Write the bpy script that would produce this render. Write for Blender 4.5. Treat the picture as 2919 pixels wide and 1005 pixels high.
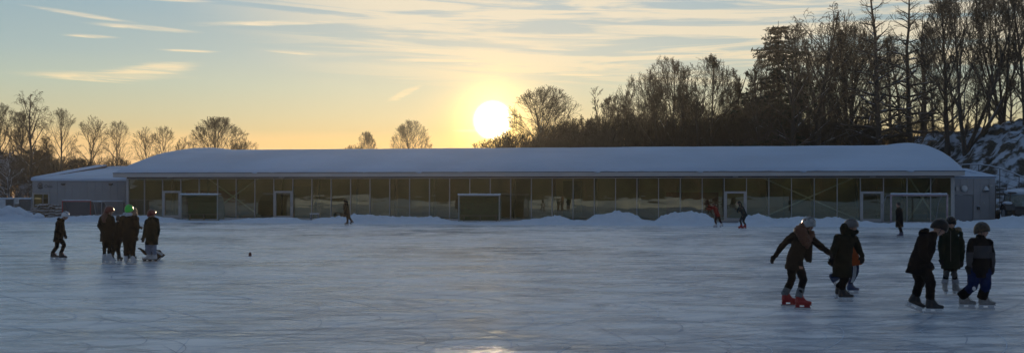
import bpy, bmesh, math, random
from mathutils import Vector, Matrix, noise
R = math.radians
for o in list(bpy.data.objects): bpy.data.objects.remove(o)
S = bpy.context.scene
C = S.collection
# ------------------------------------------------------------------ camera
FPX, CX, HV, CAMH = 2912.0, 1459.5, 553.0, 1.95
cd = bpy.data.cameras.new('camera'); cam = bpy.data.objects.new('camera', cd); C.objects.link(cam)
cam.location = (0, 0, CAMH)
ROLL = math.atan(1.5/1180)
cam.rotation_euler = (Matrix.Rotation(R(90), 3, 'X') @ Matrix.Rotation(ROLL, 3, 'Z')).to_euler()
cd.sensor_width = 36; cd.lens = 36*FPX/2919.0
cd.shift_y = (HV-502.5)/2919.0
cd.clip_start = 0.1; cd.clip_end = 4000
S.camera = cam
S.view_settings.view_transform = 'Standard'; S.view_settings.look = 'None'
S.view_settings.exposure = 0; S.view_settings.gamma = 1
try:
    S.cycles.max_bounces = 7; S.cycles.transparent_max_bounces = 12
    S.cycles.caustics_reflective = False; S.cycles.caustics_refractive = False
except Exception: pass
def hv(u): return HV + 1.5*(u-CX)/1180.0
def at(u, v, Y):                      # a point of the world from where it is seen and how far it stands
    return Vector(((u-CX)/FPX*Y, Y, CAMH-(v-hv(u))/FPX*Y))
# ------------------------------------------------------------------ sky
SUN_EL, SUN_AZ = R(4.25), R(-1.08)    # azimuth measured from +Y towards +X
sun_dir = Vector((math.sin(SUN_AZ)*math.cos(SUN_EL), math.cos(SUN_AZ)*math.cos(SUN_EL), math.sin(SUN_EL)))
W = bpy.data.worlds.new('World'); S.world = W; W.use_nodes = True
nt = W.node_tree; nt.nodes.clear()
def N(t, **k):
    n = nt.nodes.new(t)
    for a, b in k.items(): setattr(n, a, b)
    return n
def put(sock, v):
    if isinstance(v, bpy.types.NodeSocket): nt.links.new(v, sock)
    elif v is not None: sock.default_value = v
def M_(op, a, b=None, c=None):
    n = N('ShaderNodeMath', operation=op); put(n.inputs[0], a); put(n.inputs[1], b)
    if c is not None: put(n.inputs[2], c)
    return n.outputs[0]
def SS(x, a, b):                      # smoothstep
    n = N('ShaderNodeMapRange', interpolation_type='SMOOTHSTEP'); put(n.inputs[0], x); put(n.inputs[1], a); put(n.inputs[2], b)
    return n.outputs[0]
def mixc(f, a, b, mode='MIX'):
    n = N('ShaderNodeMix', data_type='RGBA', blend_type=mode); put(n.inputs[0], f); put(n.inputs[6], a); put(n.inputs[7], b)
    return n.outputs[2]
def ramp(x, stops):
    n = N('ShaderNodeValToRGB'); put(n.inputs[0], x); cr = n.color_ramp
    while len(cr.elements) < len(stops): cr.elements.new(0.5)
    for e, (p, c) in zip(cr.elements, stops): e.position = p; e.color = (*c, 1)
    return n.outputs[0]
tc = N('ShaderNodeTexCoord'); sep = N('ShaderNodeSeparateXYZ'); nt.links.new(tc.outputs['Generated'], sep.inputs[0])
dx, dy, dz = sep.outputs
el = M_('ARCSINE', dz)                           # radians
az = M_('ARCTAN2', dx, dy)
skyt = N('ShaderNodeTexSky', sky_type='NISHITA'); skyt.sun_disc = False
skyt.sun_elevation = SUN_EL; skyt.sun_rotation = SUN_AZ; skyt.air_density = 1.0; skyt.dust_density = 1.5
eln = M_('DIVIDE', M_('MAXIMUM', el, 0.0), math.pi/2)
d2 = 1/90.0
grad = ramp(eln, [(0, (.80, .48, .24)), (2.9*d2, (.78, .53, .24)), (3.5*d2, (.56, .48, .27)), (4.3*d2, (.49, .49, .33)), (5.8*d2, (.40, .49, .41)), (7.5*d2, (.31, .44, .46)), (9.2*d2, (.27, .41, .47)),
                  (11.5*d2, (.20, .38, .51)), (17*d2, (.18, .28, .38)), (32*d2, (.125, .19, .29)), (1, (.09, .145, .23))])
cosaz = M_('COSINE', M_('SUBTRACT', az, SUN_AZ))
# the half of the sky away from the sun is dimmer and bluer near the horizon
away = SS(cosaz, 0.90, 0.2)
grad = mixc(away, grad, ramp(eln, [(0, (.16, .17, .22)), (8*d2, (.12, .16, .24)), (30*d2, (.12, .18, .28)), (1, (.09, .145, .23))]))
base = mixc(1.0, grad, mixc(1.0, skyt.outputs[0], (.005, .005, .005, 1), 'MULTIPLY'), 'ADD')
# the warm glow round the sun
sd = N('ShaderNodeVectorMath', operation='DOT_PRODUCT'); nt.links.new(tc.outputs['Generated'], sd.inputs[0]); sd.inputs[1].default_value = (sun_dir+Vector((0, 0, -.0022))).normalized()
ang = M_('ARCCOSINE', M_('MINIMUM', sd.outputs['Value'], 0.9999999))     # radians from the sun
def gauss(w): return M_('EXPONENT', M_('MULTIPLY', M_('POWER', M_('DIVIDE', ang, w), 2.0), -1.0))
wide = M_('EXPONENT', M_('DIVIDE', ang, -0.16))
# cirrus: stretched noise over the dome
comb = N('ShaderNodeCombineXYZ'); put(comb.inputs[0], M_('MULTIPLY', az, 5.0)); put(comb.inputs[1], M_('MULTIPLY', M_('ADD', el, M_('MULTIPLY', az, 0.02)), 84.0))
def wnoise(vec, sc, det, rough, dist=0.0, off=0.0):
    mp = N('ShaderNodeMapping'); nt.links.new(vec, mp.inputs[0]); mp.inputs[1].default_value = (off, off*.7, off*.3)
    n = N('ShaderNodeTexNoise'); nt.links.new(mp.outputs[0], n.inputs[0]); n.inputs['Scale'].default_value = sc; n.inputs['Detail'].default_value = det
    n.inputs['Roughness'].default_value = rough; n.inputs['Distortion'].default_value = dist
    return n.outputs[0]
n1 = wnoise(comb.outputs[0], 1.0, 6, .58, .7, 3.3)
n3 = wnoise(comb.outputs[0], 2.6, 6, .65, .8, 5.5)
n2 = wnoise(comb.outputs[0], .33, 3, .5, .3, 9.1)
hz = SS(el, R(4.9), R(7.4))
rt = SS(M_('ADD', az, M_('MULTIPLY', M_('SUBTRACT', el, R(7.0)), 1.6)), -0.26, -0.02)
amount = M_('MULTIPLY', M_('MULTIPLY', M_('MULTIPLY', hz, SS(el, R(26), R(13))), rt), SS(n2, 0.20, 0.40))
cl = M_('MULTIPLY', M_('ADD', M_('MULTIPLY', SS(n1, 0.40, 0.57), .86), .12), amount)
def wisp(u, v, wu, wv, tilt):        # one separate streak of cirrus, given by its direction and angular size
    a0 = math.atan((u-CX)/FPX); e0 = math.atan((HV-v)/FPX); wu = wu/FPX; wv = wv/FPX
    ax = M_('DIVIDE', M_('SUBTRACT', az, a0), wu)
    ey = M_('DIVIDE', M_('SUBTRACT', M_('SUBTRACT', el, e0), M_('MULTIPLY', M_('SUBTRACT', az, a0), tilt)), wv)
    ey = M_('ADD', ey, M_('ADD', M_('MULTIPLY', M_('SUBTRACT', n1, .5), 2.0), M_('MULTIPLY', M_('SUBTRACT', n3, .5), 2.2)))
    r = M_('ADD', M_('POWER', M_('ABSOLUTE', ax), 2.0), M_('POWER', M_('ABSOLUTE', ey), 2.0))
    return M_('MULTIPLY', SS(M_('EXPONENT', M_('MULTIPLY', r, -1.0)), .10, .80), M_('ADD', .40, M_('MULTIPLY', SS(n3, .35, .62), .7)))
for w in [(300, 241, 180, 11, 0.02), (440, 216, 100, 14, 0.12), (380, 230, 120, 12, 0.08), (330, 238, 120, 8, 0.05), (235, 84, 120, 5, -0.10), (410, 108, 120, 6, -0.03), (260, 139, 60, 4, 0), (840, 160, 80, 4, -.05),
          (540, 165, 70, 3, 0), (1155, 268, 46, 9, 0.42), (1165, 264, 36, 8, 0.45), (1660, 214, 90, 4, -.03), (1150, 139, 50, 4, 0.0), (640, 6, 150, 7, 0.02), (470, 30, 110, 4, 0),
          (1330, 172, 260, 9, .02), (800, 78, 190, 10, .06), (1500, 184, 230, 6, .0), (1335, 372, 40, 4, 0), (1280, 145, 200, 10, 0)]:
    cl = M_('MAXIMUM', cl, wisp(*w))
cloudcol = mixc(SS(el, R(4), R(10)), (.88, .72, .42, 1), (.80, .71, .54, 1))
base = mixc(M_('MULTIPLY', cl, .9), base, mixc(away, cloudcol, (.22, .24, .29, 1)))
def addglow(col, f, base):
    s = N('ShaderNodeVectorMath', operation='SCALE'); s.inputs[0].default_value = col; put(s.inputs[3], f)
    return mixc(1.0, base, s.outputs[0], 'ADD')
base = addglow((.07, .035, .0), wide, base)
base = addglow((.42, .20, .0), gauss(.048), base)
base = addglow((1.5, 1.1, .30), gauss(.026), base)
base = addglow((7, 6, 4.4), SS(ang, R(1.20), R(.50)), base)
base = mixc(SS(dz, 0.0, -.02), base, (.20, .22, .26, 1))
sc = N('ShaderNodeVectorMath', operation='SCALE'); nt.links.new(base, sc.inputs[0]); sc.inputs[3].default_value = 10.0
bg = N('ShaderNodeBackground'); nt.links.new(sc.outputs[0], bg.inputs[0]); bg.inputs[1].default_value = 0.1
wo = N('ShaderNodeOutputWorld'); nt.links.new(bg.outputs[0], wo.inputs[0])
# ------------------------------------------------------------------ sun
sl = bpy.data.lights.new('sun', 'SUN'); sl.energy = 3.4; sl.angle = R(0.5); sl.color = (1, .74, .45)
so = bpy.data.objects.new('sun', sl); C.objects.link(so); so.rotation_euler = (-sun_dir).to_track_quat('-Z', 'Y').to_euler(); so.location = (0, 0, 60)
# ------------------------------------------------------------------ helpers
class MB:
    """collects shapes, then becomes one mesh"""
    def __init__(s): s.v = []; s.f = []; s.m = []
    def add(s, vs, fs, mi=0):
        b = len(s.v); s.v += [tuple(v) for v in vs]; s.f += [tuple(i+b for i in f) for f in fs]; s.m += [mi]*len(fs); return s
    def box(s, x0, x1, y0, y1, z0, z1, mi=0):
        s.add([(x0,y0,z0),(x1,y0,z0),(x1,y1,z0),(x0,y1,z0),(x0,y0,z1),(x1,y0,z1),(x1,y1,z1),(x0,y1,z1)],
              [(0,3,2,1),(4,5,6,7),(0,1,5,4),(1,2,6,5),(2,3,7,6),(3,0,4,7)], mi); return s
    def tube(s, pts, rs, n=6, cap=True, mi=0):
        pts = [Vector(p) for p in pts]; b = len(s.v); ref = None
        if not hasattr(rs, '__len__'): rs = [rs]*len(pts)
        for i, p in enumerate(pts):
            d = (pts[min(i+1, len(pts)-1)]-pts[max(i-1, 0)]).normalized()
            if ref is None: ref = d.orthogonal().normalized()
            x = (ref-d*ref.dot(d)); x = x.normalized() if x.length > 1e-6 else d.orthogonal().normalized()
            ref = x; y = d.cross(x)
            for k in range(n):
                a = 2*math.pi*k/n; s.v.append(tuple(p+(x*math.cos(a)+y*math.sin(a))*rs[i]))
        for i in range(len(pts)-1):
            for k in range(n):
                k2 = (k+1) % n; s.f.append((b+i*n+k, b+i*n+k2, b+(i+1)*n+k2, b+(i+1)*n+k)); s.m.append(mi)
        if cap:
            s.f.append(tuple(b+k for k in reversed(range(n)))); s.f.append(tuple(b+(len(pts)-1)*n+k for k in range(n))); s.m += [mi, mi]
        return s
    def ball(s, c, r, nu=12, nv=8, rot=None, mi=0):
        c = Vector(c); r = Vector(r) if hasattr(r, '__len__') else Vector((r, r, r)); vs = []; fs = []
        def P(x, y, z):
            q = Vector((x*r.x, y*r.y, z*r.z)); return c+(rot @ q if rot else q)
        vs.append(P(0, 0, 1))
        for j in range(1, nv):
            t = math.pi*j/nv
            for i in range(nu):
                a = 2*math.pi*i/nu; vs.append(P(math.sin(t)*math.cos(a), math.sin(t)*math.sin(a), math.cos(t)))
        vs.append(P(0, 0, -1))
        for i in range(nu): fs.append((0, 1+i, 1+(i+1) % nu))
        for j in range(nv-2):
            for i in range(nu):
                a = 1+j*nu; fs.append((a+i, a+nu+i, a+nu+(i+1) % nu, a+(i+1) % nu))
        e = len(vs)-1; a = 1+(nv-2)*nu
        for i in range(nu): fs.append((e, a+(i+1) % nu, a+i))
        return s.add(vs, fs, mi)
    def caps(s, p0, p1, r0, r1, n=12):          # a tapered limb with round ends
        s.ball(p0, r0, n, 8); s.ball(p1, r1, n, 8)
        if (Vector(p1)-Vector(p0)).length > 1e-4: s.tube([p0, p1], [r0, r1], n)
        return s
    def chain(s, pts, rs, n=12):
        for i in range(len(pts)-1): s.caps(pts[i], pts[i+1], rs[i], rs[i+1], n)
        return s
    def mesh(s, name, mats, smooth=False):
        me = bpy.data.meshes.new(name); me.from_pydata(s.v, [], s.f)
        for m in (mats if isinstance(mats, (list, tuple)) else [mats]): me.materials.append(m)
        if len(me.materials) > 1: me.polygons.foreach_set('material_index', s.m)
        if smooth: me.polygons.foreach_set('use_smooth', [True]*len(me.polygons))
        me.update(); return me
    def obj(s, name, mats, parent=None, smooth=False, bevel=0):
        o = bpy.data.objects.new(name, s.mesh(name, mats, smooth)); C.objects.link(o)
        if parent: o.parent = parent
        if bevel:
            m = o.modifiers.new('bevel', 'BEVEL'); m.width = bevel; m.segments = 2; m.limit_method = 'ANGLE'
        return o
    def skin(s, name, mat, parent, voxel=.012, smooth=3, wrinkle=0, seed=0, wscale=9):   # fuses the overlapping shapes into one continuous surface
        o = bpy.data.objects.new(name+'_t', s.mesh(name+'_t', mat)); C.objects.link(o)
        m = o.modifiers.new('r', 'REMESH'); m.mode = 'VOXEL'; m.voxel_size = voxel
        if smooth: q = o.modifiers.new('s', 'SMOOTH'); q.factor = .5; q.iterations = smooth
        dg = bpy.context.evaluated_depsgraph_get(); dg.update()
        me = bpy.data.meshes.new_from_object(o.evaluated_get(dg)); me.name = name
        old = o.data; bpy.data.objects.remove(o); bpy.data.meshes.remove(old)
        if wrinkle:
            off = Vector((seed*3.1, seed*1.7, 0))
            nor = [v.normal.copy() for v in me.vertices]
            for v, nn in zip(me.vertices, nor):
                q = v.co*wscale+off; a = noise.noise(Vector((q.x, q.y, q.z*1.7)))+.5*noise.noise(q*2.3)
                v.co += nn*a*wrinkle
        me.materials.clear(); me.materials.append(mat)
        me.polygons.foreach_set('use_smooth', [True]*len(me.polygons)); me.update()
        n = bpy.data.objects.new(name, me); C.objects.link(n); n.parent = parent
        return n
def tag(o, label=None, cat=None, group=None, kind=None):
    if label: o['label'] = label
    if cat: o['category'] = cat
    if group: o['group'] = group
    if kind: o['kind'] = kind
    return o
def thing(name, label, cat, loc=(0, 0, 0), rz=0, group=None):
    o = bpy.data.objects.new(name, None); C.objects.link(o); o.empty_display_size = .2
    o.location = loc; o.rotation_euler = (0, 0, rz); return tag(o, label, cat, group)
def copy_tree(o, parent=None):
    c = o.copy(); C.objects.link(c); c.parent = parent
    for ch in o.children: copy_tree(ch, c)
    return c
# ------------------------------------------------------------------ materials
def mat(name, col, rough=.7, metal=0, var=.12, vs=6.0, bump=0.0, bs=40.0, spec=.5, stretch=None):
    m = bpy.data.materials.new(name); m.use_nodes = True; t = m.node_tree; b = t.nodes['Principled BSDF']
    b.inputs['Roughness'].default_value = rough; b.inputs['Metallic'].default_value = metal; b.inputs['Specular IOR Level'].default_value = spec
    tcn = t.nodes.new('ShaderNodeTexCoord'); src = tcn.outputs['Object']
    if stretch:
        mp = t.nodes.new('ShaderNodeMapping'); t.links.new(src, mp.inputs[0]); mp.inputs[3].default_value = stretch; src = mp.outputs[0]
    n = t.nodes.new('ShaderNodeTexNoise'); n.inputs['Scale'].default_value = vs; n.inputs['Detail'].default_value = 5; t.links.new(src, n.inputs[0])
    r = t.nodes.new('ShaderNodeValToRGB'); t.links.new(n.outputs[0], r.inputs[0])
    r.color_ramp.elements[0].position = .3; r.color_ramp.elements[1].position = .7
    r.color_ramp.elements[0].color = (*[c*(1-var) for c in col], 1); r.color_ramp.elements[1].color = (*[min(1, c*(1+var)) for c in col], 1)
    t.links.new(r.outputs[0], b.inputs['Base Color'])
    if bump:
        n2 = t.nodes.new('ShaderNodeTexNoise'); n2.inputs['Scale'].default_value = bs; n2.inputs['Detail'].default_value = 4; t.links.new(src, n2.inputs[0])
        bp = t.nodes.new('ShaderNodeBump'); bp.inputs['Strength'].default_value = 1; bp.inputs['Distance'].default_value = bump
        t.links.new(n2.outputs[0], bp.inputs['Height']); t.links.new(bp.outputs[0], b.inputs['Normal'])
    return m
def snowy(name, col, lo=.15, hi=.55, ns=2.0, snow=(.72, .76, .82), amt=(.42, .56), rough=.8, var=.25):
    """a surface whose upward faces carry patches of lying snow"""
    m = mat(name, col, rough, var=var, vs=5); t = m.node_tree; b = t.nodes['Principled BSDF']
    old = b.inputs['Base Color'].links[0].from_socket
    g = t.nodes.new('ShaderNodeNewGeometry'); s = t.nodes.new('ShaderNodeSeparateXYZ'); t.links.new(g.outputs['Normal'], s.inputs[0])
    mr = t.nodes.new('ShaderNodeMapRange'); t.links.new(s.outputs[2], mr.inputs[0]); mr.inputs[1].default_value = lo; mr.inputs[2].default_value = hi
    n = t.nodes.new('ShaderNodeTexNoise'); n.inputs['Scale'].default_value = ns; n.inputs['Detail'].default_value = 5; t.links.new(g.outputs['Position'], n.inputs[0])
    m2 = t.nodes.new('ShaderNodeMapRange'); t.links.new(n.outputs[0], m2.inputs[0]); m2.inputs[1].default_value = amt[0]; m2.inputs[2].default_value = amt[1]
    mu = t.nodes.new('ShaderNodeMath'); mu.operation = 'MULTIPLY'; t.links.new(mr.outputs[0], mu.inputs[0]); t.links.new(m2.outputs[0], mu.inputs[1])
    mx = t.nodes.new('ShaderNodeMix'); mx.data_type = 'RGBA'; t.links.new(mu.outputs[0], mx.inputs[0]); t.links.new(old, mx.inputs[6]); mx.inputs[7].default_value = (*snow, 1)
    t.links.new(mx.outputs[2], b.inputs['Base Color']); return m
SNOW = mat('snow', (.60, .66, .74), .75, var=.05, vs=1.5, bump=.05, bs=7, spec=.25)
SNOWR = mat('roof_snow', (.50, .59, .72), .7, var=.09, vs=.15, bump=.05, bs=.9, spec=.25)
PANEL = mat('grey_panel', (.31, .31, .32), .55, var=.06, vs=1.2)
PANELD = mat('dark_grey_panel', (.22, .23, .25), .5, var=.06, vs=1.5)
FASCIA = mat('fascia_metal', (.50, .48, .47), .42, metal=.35, var=.07, vs=.5)
ALU = mat('aluminium_frame', (.46, .45, .44), .4, metal=.3, var=.05)
DARK = mat('dark_trim', (.05, .05, .055), .5)
SOFFIT = mat('soffit', (.10, .10, .10), .7)
INFLOOR = mat('indoor_floor', (.34, .33, .27), .45, var=.2)
INWALL = mat('indoor_wall', (.34, .29, .16), .8, var=.35, vs=.3)
BRACE = mat('brace_steel', (.70, .72, .66), .4, metal=.2)
BARK = snowy('bark', (.075, .062, .050), .25, .7, 1.2, snow=(.5, .54, .6), amt=(.48, .62))
TWIG = mat('twigs', (.095, .078, .058), .9, var=.3, vs=2, spec=.1)
BARKW = snowy('snowy_bark', (.055, .045, .038), -.1, .3, 1.0, snow=(.62, .66, .72), amt=(.40, .52))
NEEDLE = mat('needles', (.022, .035, .020), .8, var=.5, vs=1.5)
SEED = mat('dry_leaves', (.06, .045, .03), .8, var=.4)
WOOD = snowy('firewood', (.16, .11, .07), .3, .7, 5, amt=(.35, .5))
ROCK = None
def ice_mat():
    m = bpy.data.materials.new('ice'); m.use_nodes = True; t = m.node_tree; b = t.nodes['Principled BSDF']
    def nd(k): return t.nodes.new(k)
    g = nd('ShaderNodeNewGeometry')
    def nz(scale, sv, det=6, rough=.6, dist=0, rot=0):
        mp = nd('ShaderNodeMapping'); t.links.new(g.outputs['Position'], mp.inputs[0]); mp.inputs[3].default_value = sv; mp.inputs[2].default_value = (0, 0, rot)
        n = nd('ShaderNodeTexNoise'); t.links.new(mp.outputs[0], n.inputs[0]); n.inputs['Scale'].default_value = scale
        n.inputs['Detail'].default_value = det; n.inputs['Roughness'].default_value = rough; n.inputs['Distortion'].default_value = dist
        return n.outputs[0]
    def ma(op, a, b_=None):
        n = nd('ShaderNodeMath'); n.operation = op
        for i, x in ((0, a), (1, b_)):
            if x is None: continue
            if isinstance(x, bpy.types.NodeSocket): t.links.new(x, n.inputs[i])
            else: n.inputs[i].default_value = x
        return n.outputs[0]
    def mr(x, a, b_, c=0, d=1):
        n = nd('ShaderNodeMapRange'); t.links.new(x, n.inputs[0])
        for i, q in enumerate((a, b_, c, d)): n.inputs[i+1].default_value = q
        return n.outputs[0]
    streak = nz(1.0, (.55, 1.5, 1), 8, .66, .6, .06)        # worn, frosted streaks left by skating round the rink
    fine = nz(3.2, (.5, 2.2, 1), 6, .7, 1.2, -.2)
    big = nz(.10, (1, 1.6, 1), 4, .55, .3)
    f = ma('ADD', ma('MULTIPLY', streak, .6), ma('ADD', ma('MULTIPLY', fine, .25), ma('MULTIPLY', big, .35)))
    fr = mr(f, .52, .68)
    cr = nd('ShaderNodeValToRGB'); t.links.new(fr, cr.inputs[0])
    cr.color_ramp.elements[0].color = (.43, .50, .59, 1); cr.color_ramp.elements[1].color = (.90, .91, .92, 1)
    t.links.new(cr.outputs[0], b.inputs['Base Color'])
    t.links.new(mr(fr, 0, 1, .11, .40), b.inputs['Roughness'])
    b.inputs['IOR'].default_value = 1.31; b.inputs['Specular IOR Level'].default_value = .5
    bp = nd('ShaderNodeBump'); bp.inputs['Distance'].default_value = .010; bp.inputs['Strength'].default_value = .8
    t.links.new(ma('ADD', fr, ma('MULTIPLY', fine, .5)), bp.inputs['Height']); t.links.new(bp.outputs[0], b.inputs['Normal'])
    return m
ICE = ice_mat()
def glass_mat():
    m = bpy.data.materials.new('facade_glass'); m.use_nodes = True; t = m.node_tree; t.nodes.clear()
    o = t.nodes.new('ShaderNodeOutputMaterial'); mx = t.nodes.new('ShaderNodeMixShader'); tr = t.nodes.new('ShaderNodeBsdfTransparent'); gl = t.nodes.new('ShaderNodeBsdfGlossy')
    tr.inputs[0].default_value = (.66, .66, .48, 1); gl.inputs['Roughness'].default_value = .015; gl.inputs[0].default_value = (.90, .95, .74, 1)
    g = t.nodes.new('ShaderNodeNewGeometry'); mp = t.nodes.new('ShaderNodeMapping'); t.links.new(g.outputs['Position'], mp.inputs[0]); mp.inputs[3].default_value = (.35, .35, 1.3)
    n = t.nodes.new('ShaderNodeTexNoise'); t.links.new(mp.outputs[0], n.inputs[0]); n.inputs['Scale'].default_value = 1.0; n.inputs['Detail'].default_value = 2
    bp = t.nodes.new('ShaderNodeBump'); bp.inputs['Distance'].default_value = .0035; t.links.new(n.outputs[0], bp.inputs['Height']); t.links.new(bp.outputs[0], gl.inputs['Normal'])
    mx.inputs[0].default_value = .19
    t.links.new(tr.outputs[0], mx.inputs[1]); t.links.new(gl.outputs[0], mx.inputs[2]); t.links.new(mx.outputs[0], o.inputs[0]); return m
GLASS = glass_mat()
# ------------------------------------------------------------------ ground
A0 = Vector((-31.13, 82.6, 0)); B0 = Vector((30.95, 71.5, 0)); LEN = (B0-A0).length
ROT = math.atan2(B0.y-A0.y, B0.x-A0.x); TX = (B0-A0).normalized(); NY = Vector((-TX.y, TX.x, 0))    # NY points away from the camera
def F(s, d, z=0): return A0+TX*s-NY*d+Vector((0, 0, z))
def sm(x): x = max(0, min(1, x)); return x*x*(3-2*x)
def hill(x, y):
    a = sm((x-37.5-(y-90)*.10)/10.5)*sm((y-80.5)/17)
    h = 7.9*a+1.6*sm((x-46)/14)*sm((y-84)/20)
    q = Vector((x*.22, y*.22, 0)); h += a*(1.5*noise.noise(q)+.9*noise.noise(q*2.7)+.5*abs(noise.noise(q*6)))
    return max(h, 0)
g = MB(); g.add([(-260, -150, -.06), (260, -150, -.06), (260, 270, -.06), (-260, 270, -.06)], [(0, 1, 2, 3)])
tag(g.obj('snow_ground', SNOW), kind='structure')
ice = MB(); p = [Vector((-60, -3, 0)), Vector((60, -3, 0)), F(LEN+30, 11.2), F(-30, 11.2)]
ice.add([(q.x, q.y, 0) for q in p], [(0, 1, 2, 3)]); tag(ice.obj('ice', ICE), kind='structure')
def hill_mat():
    m = snowy('hill_rock_and_snow', (.040, .036, .026), -.4, .5, .8, snow=(.44, .50, .58), amt=(.45, .56), var=.7)
    return m
hm = MB(); nx, ny = 260, 210; X0, X1, Y0, Y1 = 31, 95, 79, 140
vs = []; fs = []
for j in range(ny+1):
    for i in range(nx+1):
        x = X0+(X1-X0)*i/nx; y = Y0+(Y1-Y0)*j/ny; h = hill(x, y); q = Vector((x*1.1, y*1.1, h))
        if h > .1: h += .22*noise.noise(q*.7)+.16*noise.noise(q*1.7)+.30*max(0, noise.noise(q*.9+Vector((9, 0, 0))))
        vs.append((x, y, h-.07 if h > .02 else -.1))
for j in range(ny):
    for i in range(nx): a = j*(nx+1)+i; fs.append((a, a+1, a+nx+2, a+nx+1))
hm.add(vs, fs); tag(hm.obj('hillside', hill_mat(), smooth=True), kind='structure')
# snow thrown up along the far edge of the ice
tops = [(-80, 608), (0, 601), (40, 598), (75, 606), (120, 618), (180, 614), (240, 610), (330, 611), (430, 609), (500, 621), (520, 628), (640, 628), (665, 624), (700, 618), (760, 616), (830, 616),
        (860, 624), (890, 627), (905, 618), (960, 613), (1010, 605), (1080, 608), (1150, 613), (1240, 612), (1275, 624), (1320, 630), (1440, 630), (1490, 625), (1545, 619), (1590, 611),
        (1625, 624), (1670, 627), (1700, 609), (1760, 602), (1800, 606), (1835, 621), (1860, 628), (1900, 609), (1950, 599), (1990, 601), (2030, 617), (2045, 638), (2100, 638), (2125, 613), (2170, 608), (2210, 623),
        (2250, 618), (2290, 614), (2330, 621), (2400, 619), (2440, 628), (2470, 627), (2500, 634), (2560, 632), (2640, 632), (2720, 628), (2780, 628), (2830, 624), (2870, 617), (2900, 612), (2960, 616), (3100, 600)]
def interp(tab, x):
    for (a, b), (c, d) in zip(tab, tab[1:]):
        if a <= x <= c: return b+(d-b)*(x-a)/(c-a)
    return tab[0][1] if x < tab[0][0] else tab[-1][1]
def proj_u(P): return CX+FPX*P.x/P.y
bk = MB(); ns_, nd_ = 620, 30; vs = []; fs = []
for i in range(ns_+1):
    s = -14+(LEN+30)*i/ns_
    for j in range(nd_+1):
        tt = j/nd_; d = 11.35-5.2*tt; P = F(s, d)
        crest = F(s, 9.0); u = proj_u(crest); v = interp(tops, u+6*noise.noise(Vector((s*.9, 3, 0))))
        hh = max(.03, at(u, v, crest.y).z-.05)
        if u < 1350: hh = max(.03, hh*.82)
        prof = sm(tt/.42) if tt < .42 else 1-sm((tt-.42)/.58)*.85
        q = Vector((P.x, P.y, 0)); z = hh*prof*.96
        z += min(1, hh*2.4)*prof*(.17*noise.noise(q*1.7)+.15*noise.noise(q*4.1)+.08*noise.noise(q*8))
        P = P+NY*(.25*noise.noise(q*.8)*(1-tt)); vs.append((P.x, P.y, max(z, .012)-(.05 if j in (0, nd_) else 0)))
for i in range(ns_):
    for j in range(nd_): a = i*(nd_+1)+j; fs.append((a, a+nd_+1, a+nd_+2, a+1))
bk.add(vs, fs); tag(bk.obj('snow_bank', SNOW, smooth=True), kind='structure')
# ploughed snow on the near side of the rink, behind the camera: it is what the glass reflects
bb = MB(); vs = []; fs = []
for i in range(241):
    x = -75+150*i/240
    for j in range(13):
        t_ = j/12; q = Vector((x, t_*6, 5)); z = (1.15+.55*noise.noise(Vector((x*.12, 0, 2))))*math.sin(math.pi*min(t_*1.3, 1)*.5)*(1+.3*noise.noise(q*1.1))
        vs.append((x, -4-t_*6, max(z, 0)-(.05 if j == 0 else 0)))
for i in range(240):
    for j in range(12): a = i*13+j; fs.append((a, a+1, a+14, a+13))
bb.add(vs, fs); tag(bb.obj('near_snow_bank', SNOW, smooth=True), kind='structure')
rs = MB(); V = []  # unseen slope added behind the camera so the glass front reflects dark olive
for i in range(61):
    for j in range(13):
        x = -150+5*i; t_ = j/12; V.append((x, -44-60*t_, -.1+(17+4*noise.noise(Vector((x*.03, 1, 1))))*sm(t_*1.6)+1.2*noise.noise(Vector((x*.2, t_*9, 3)))*t_))
rs.add(V, [(i*13+j, i*13+j+1, i*13+j+14, i*13+j+13) for i in range(60) for j in range(12)]); tag(rs.obj('dark_reflection_slope', mat('dark_backing', (.050, .058, .030), .9, var=.7, vs=.4)), kind='structure')
# skate marks cut into the ice
rnd = random.Random(5)
def marks(name, count, m, w, seed, z):
    r = random.Random(seed); b = MB()
    for _ in range(count):
        Y = 8*math.exp(r.random()*1.75); x = r.uniform(-.56, .56)*Y; a = r.gauss(0, .45); cur = r.choice((-1, 1))*r.choice((.02, .1, .35, .8))*r.random(); L = r.uniform(.6, 5)
        if r.random() < .08: cur = r.choice((-1, 1))*r.uniform(.8, 1.6); L = r.uniform(2, 6)
        n = 18; px = x; py = Y; V = []
        for i in range(n+1):
            ww = w*(.3+math.sin(math.pi*i/n))*r.uniform(.8, 1.2)*(1+Y/30); nx_, ny_ = -math.sin(a), math.cos(a)
            V += [(px-nx_*ww/2, py-ny_*ww/2, z), (px+nx_*ww/2, py+ny_*ww/2, z)]
            px += math.cos(a)*L/n; py += math.sin(a)*L/n; a += cur*L/n
        if max(v[1] for v in V) > 58 : continue
        b.add(V, [(2*i, 2*i+2, 2*i+3, 2*i+1) for i in range(n)])
    tag(b.obj(name, m), name.replace('_', ' ')+' curving across the rink ice', 'skate marks', kind='stuff')
marks('pale_skate_marks', 800, mat('shaved_ice', (.62, .68, .76), .75, spec=.2), .008, 1, .004)
marks('dark_skate_marks', 650, mat('wet_groove', (.27, .35, .47), .34), .009, 2, .007)
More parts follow.
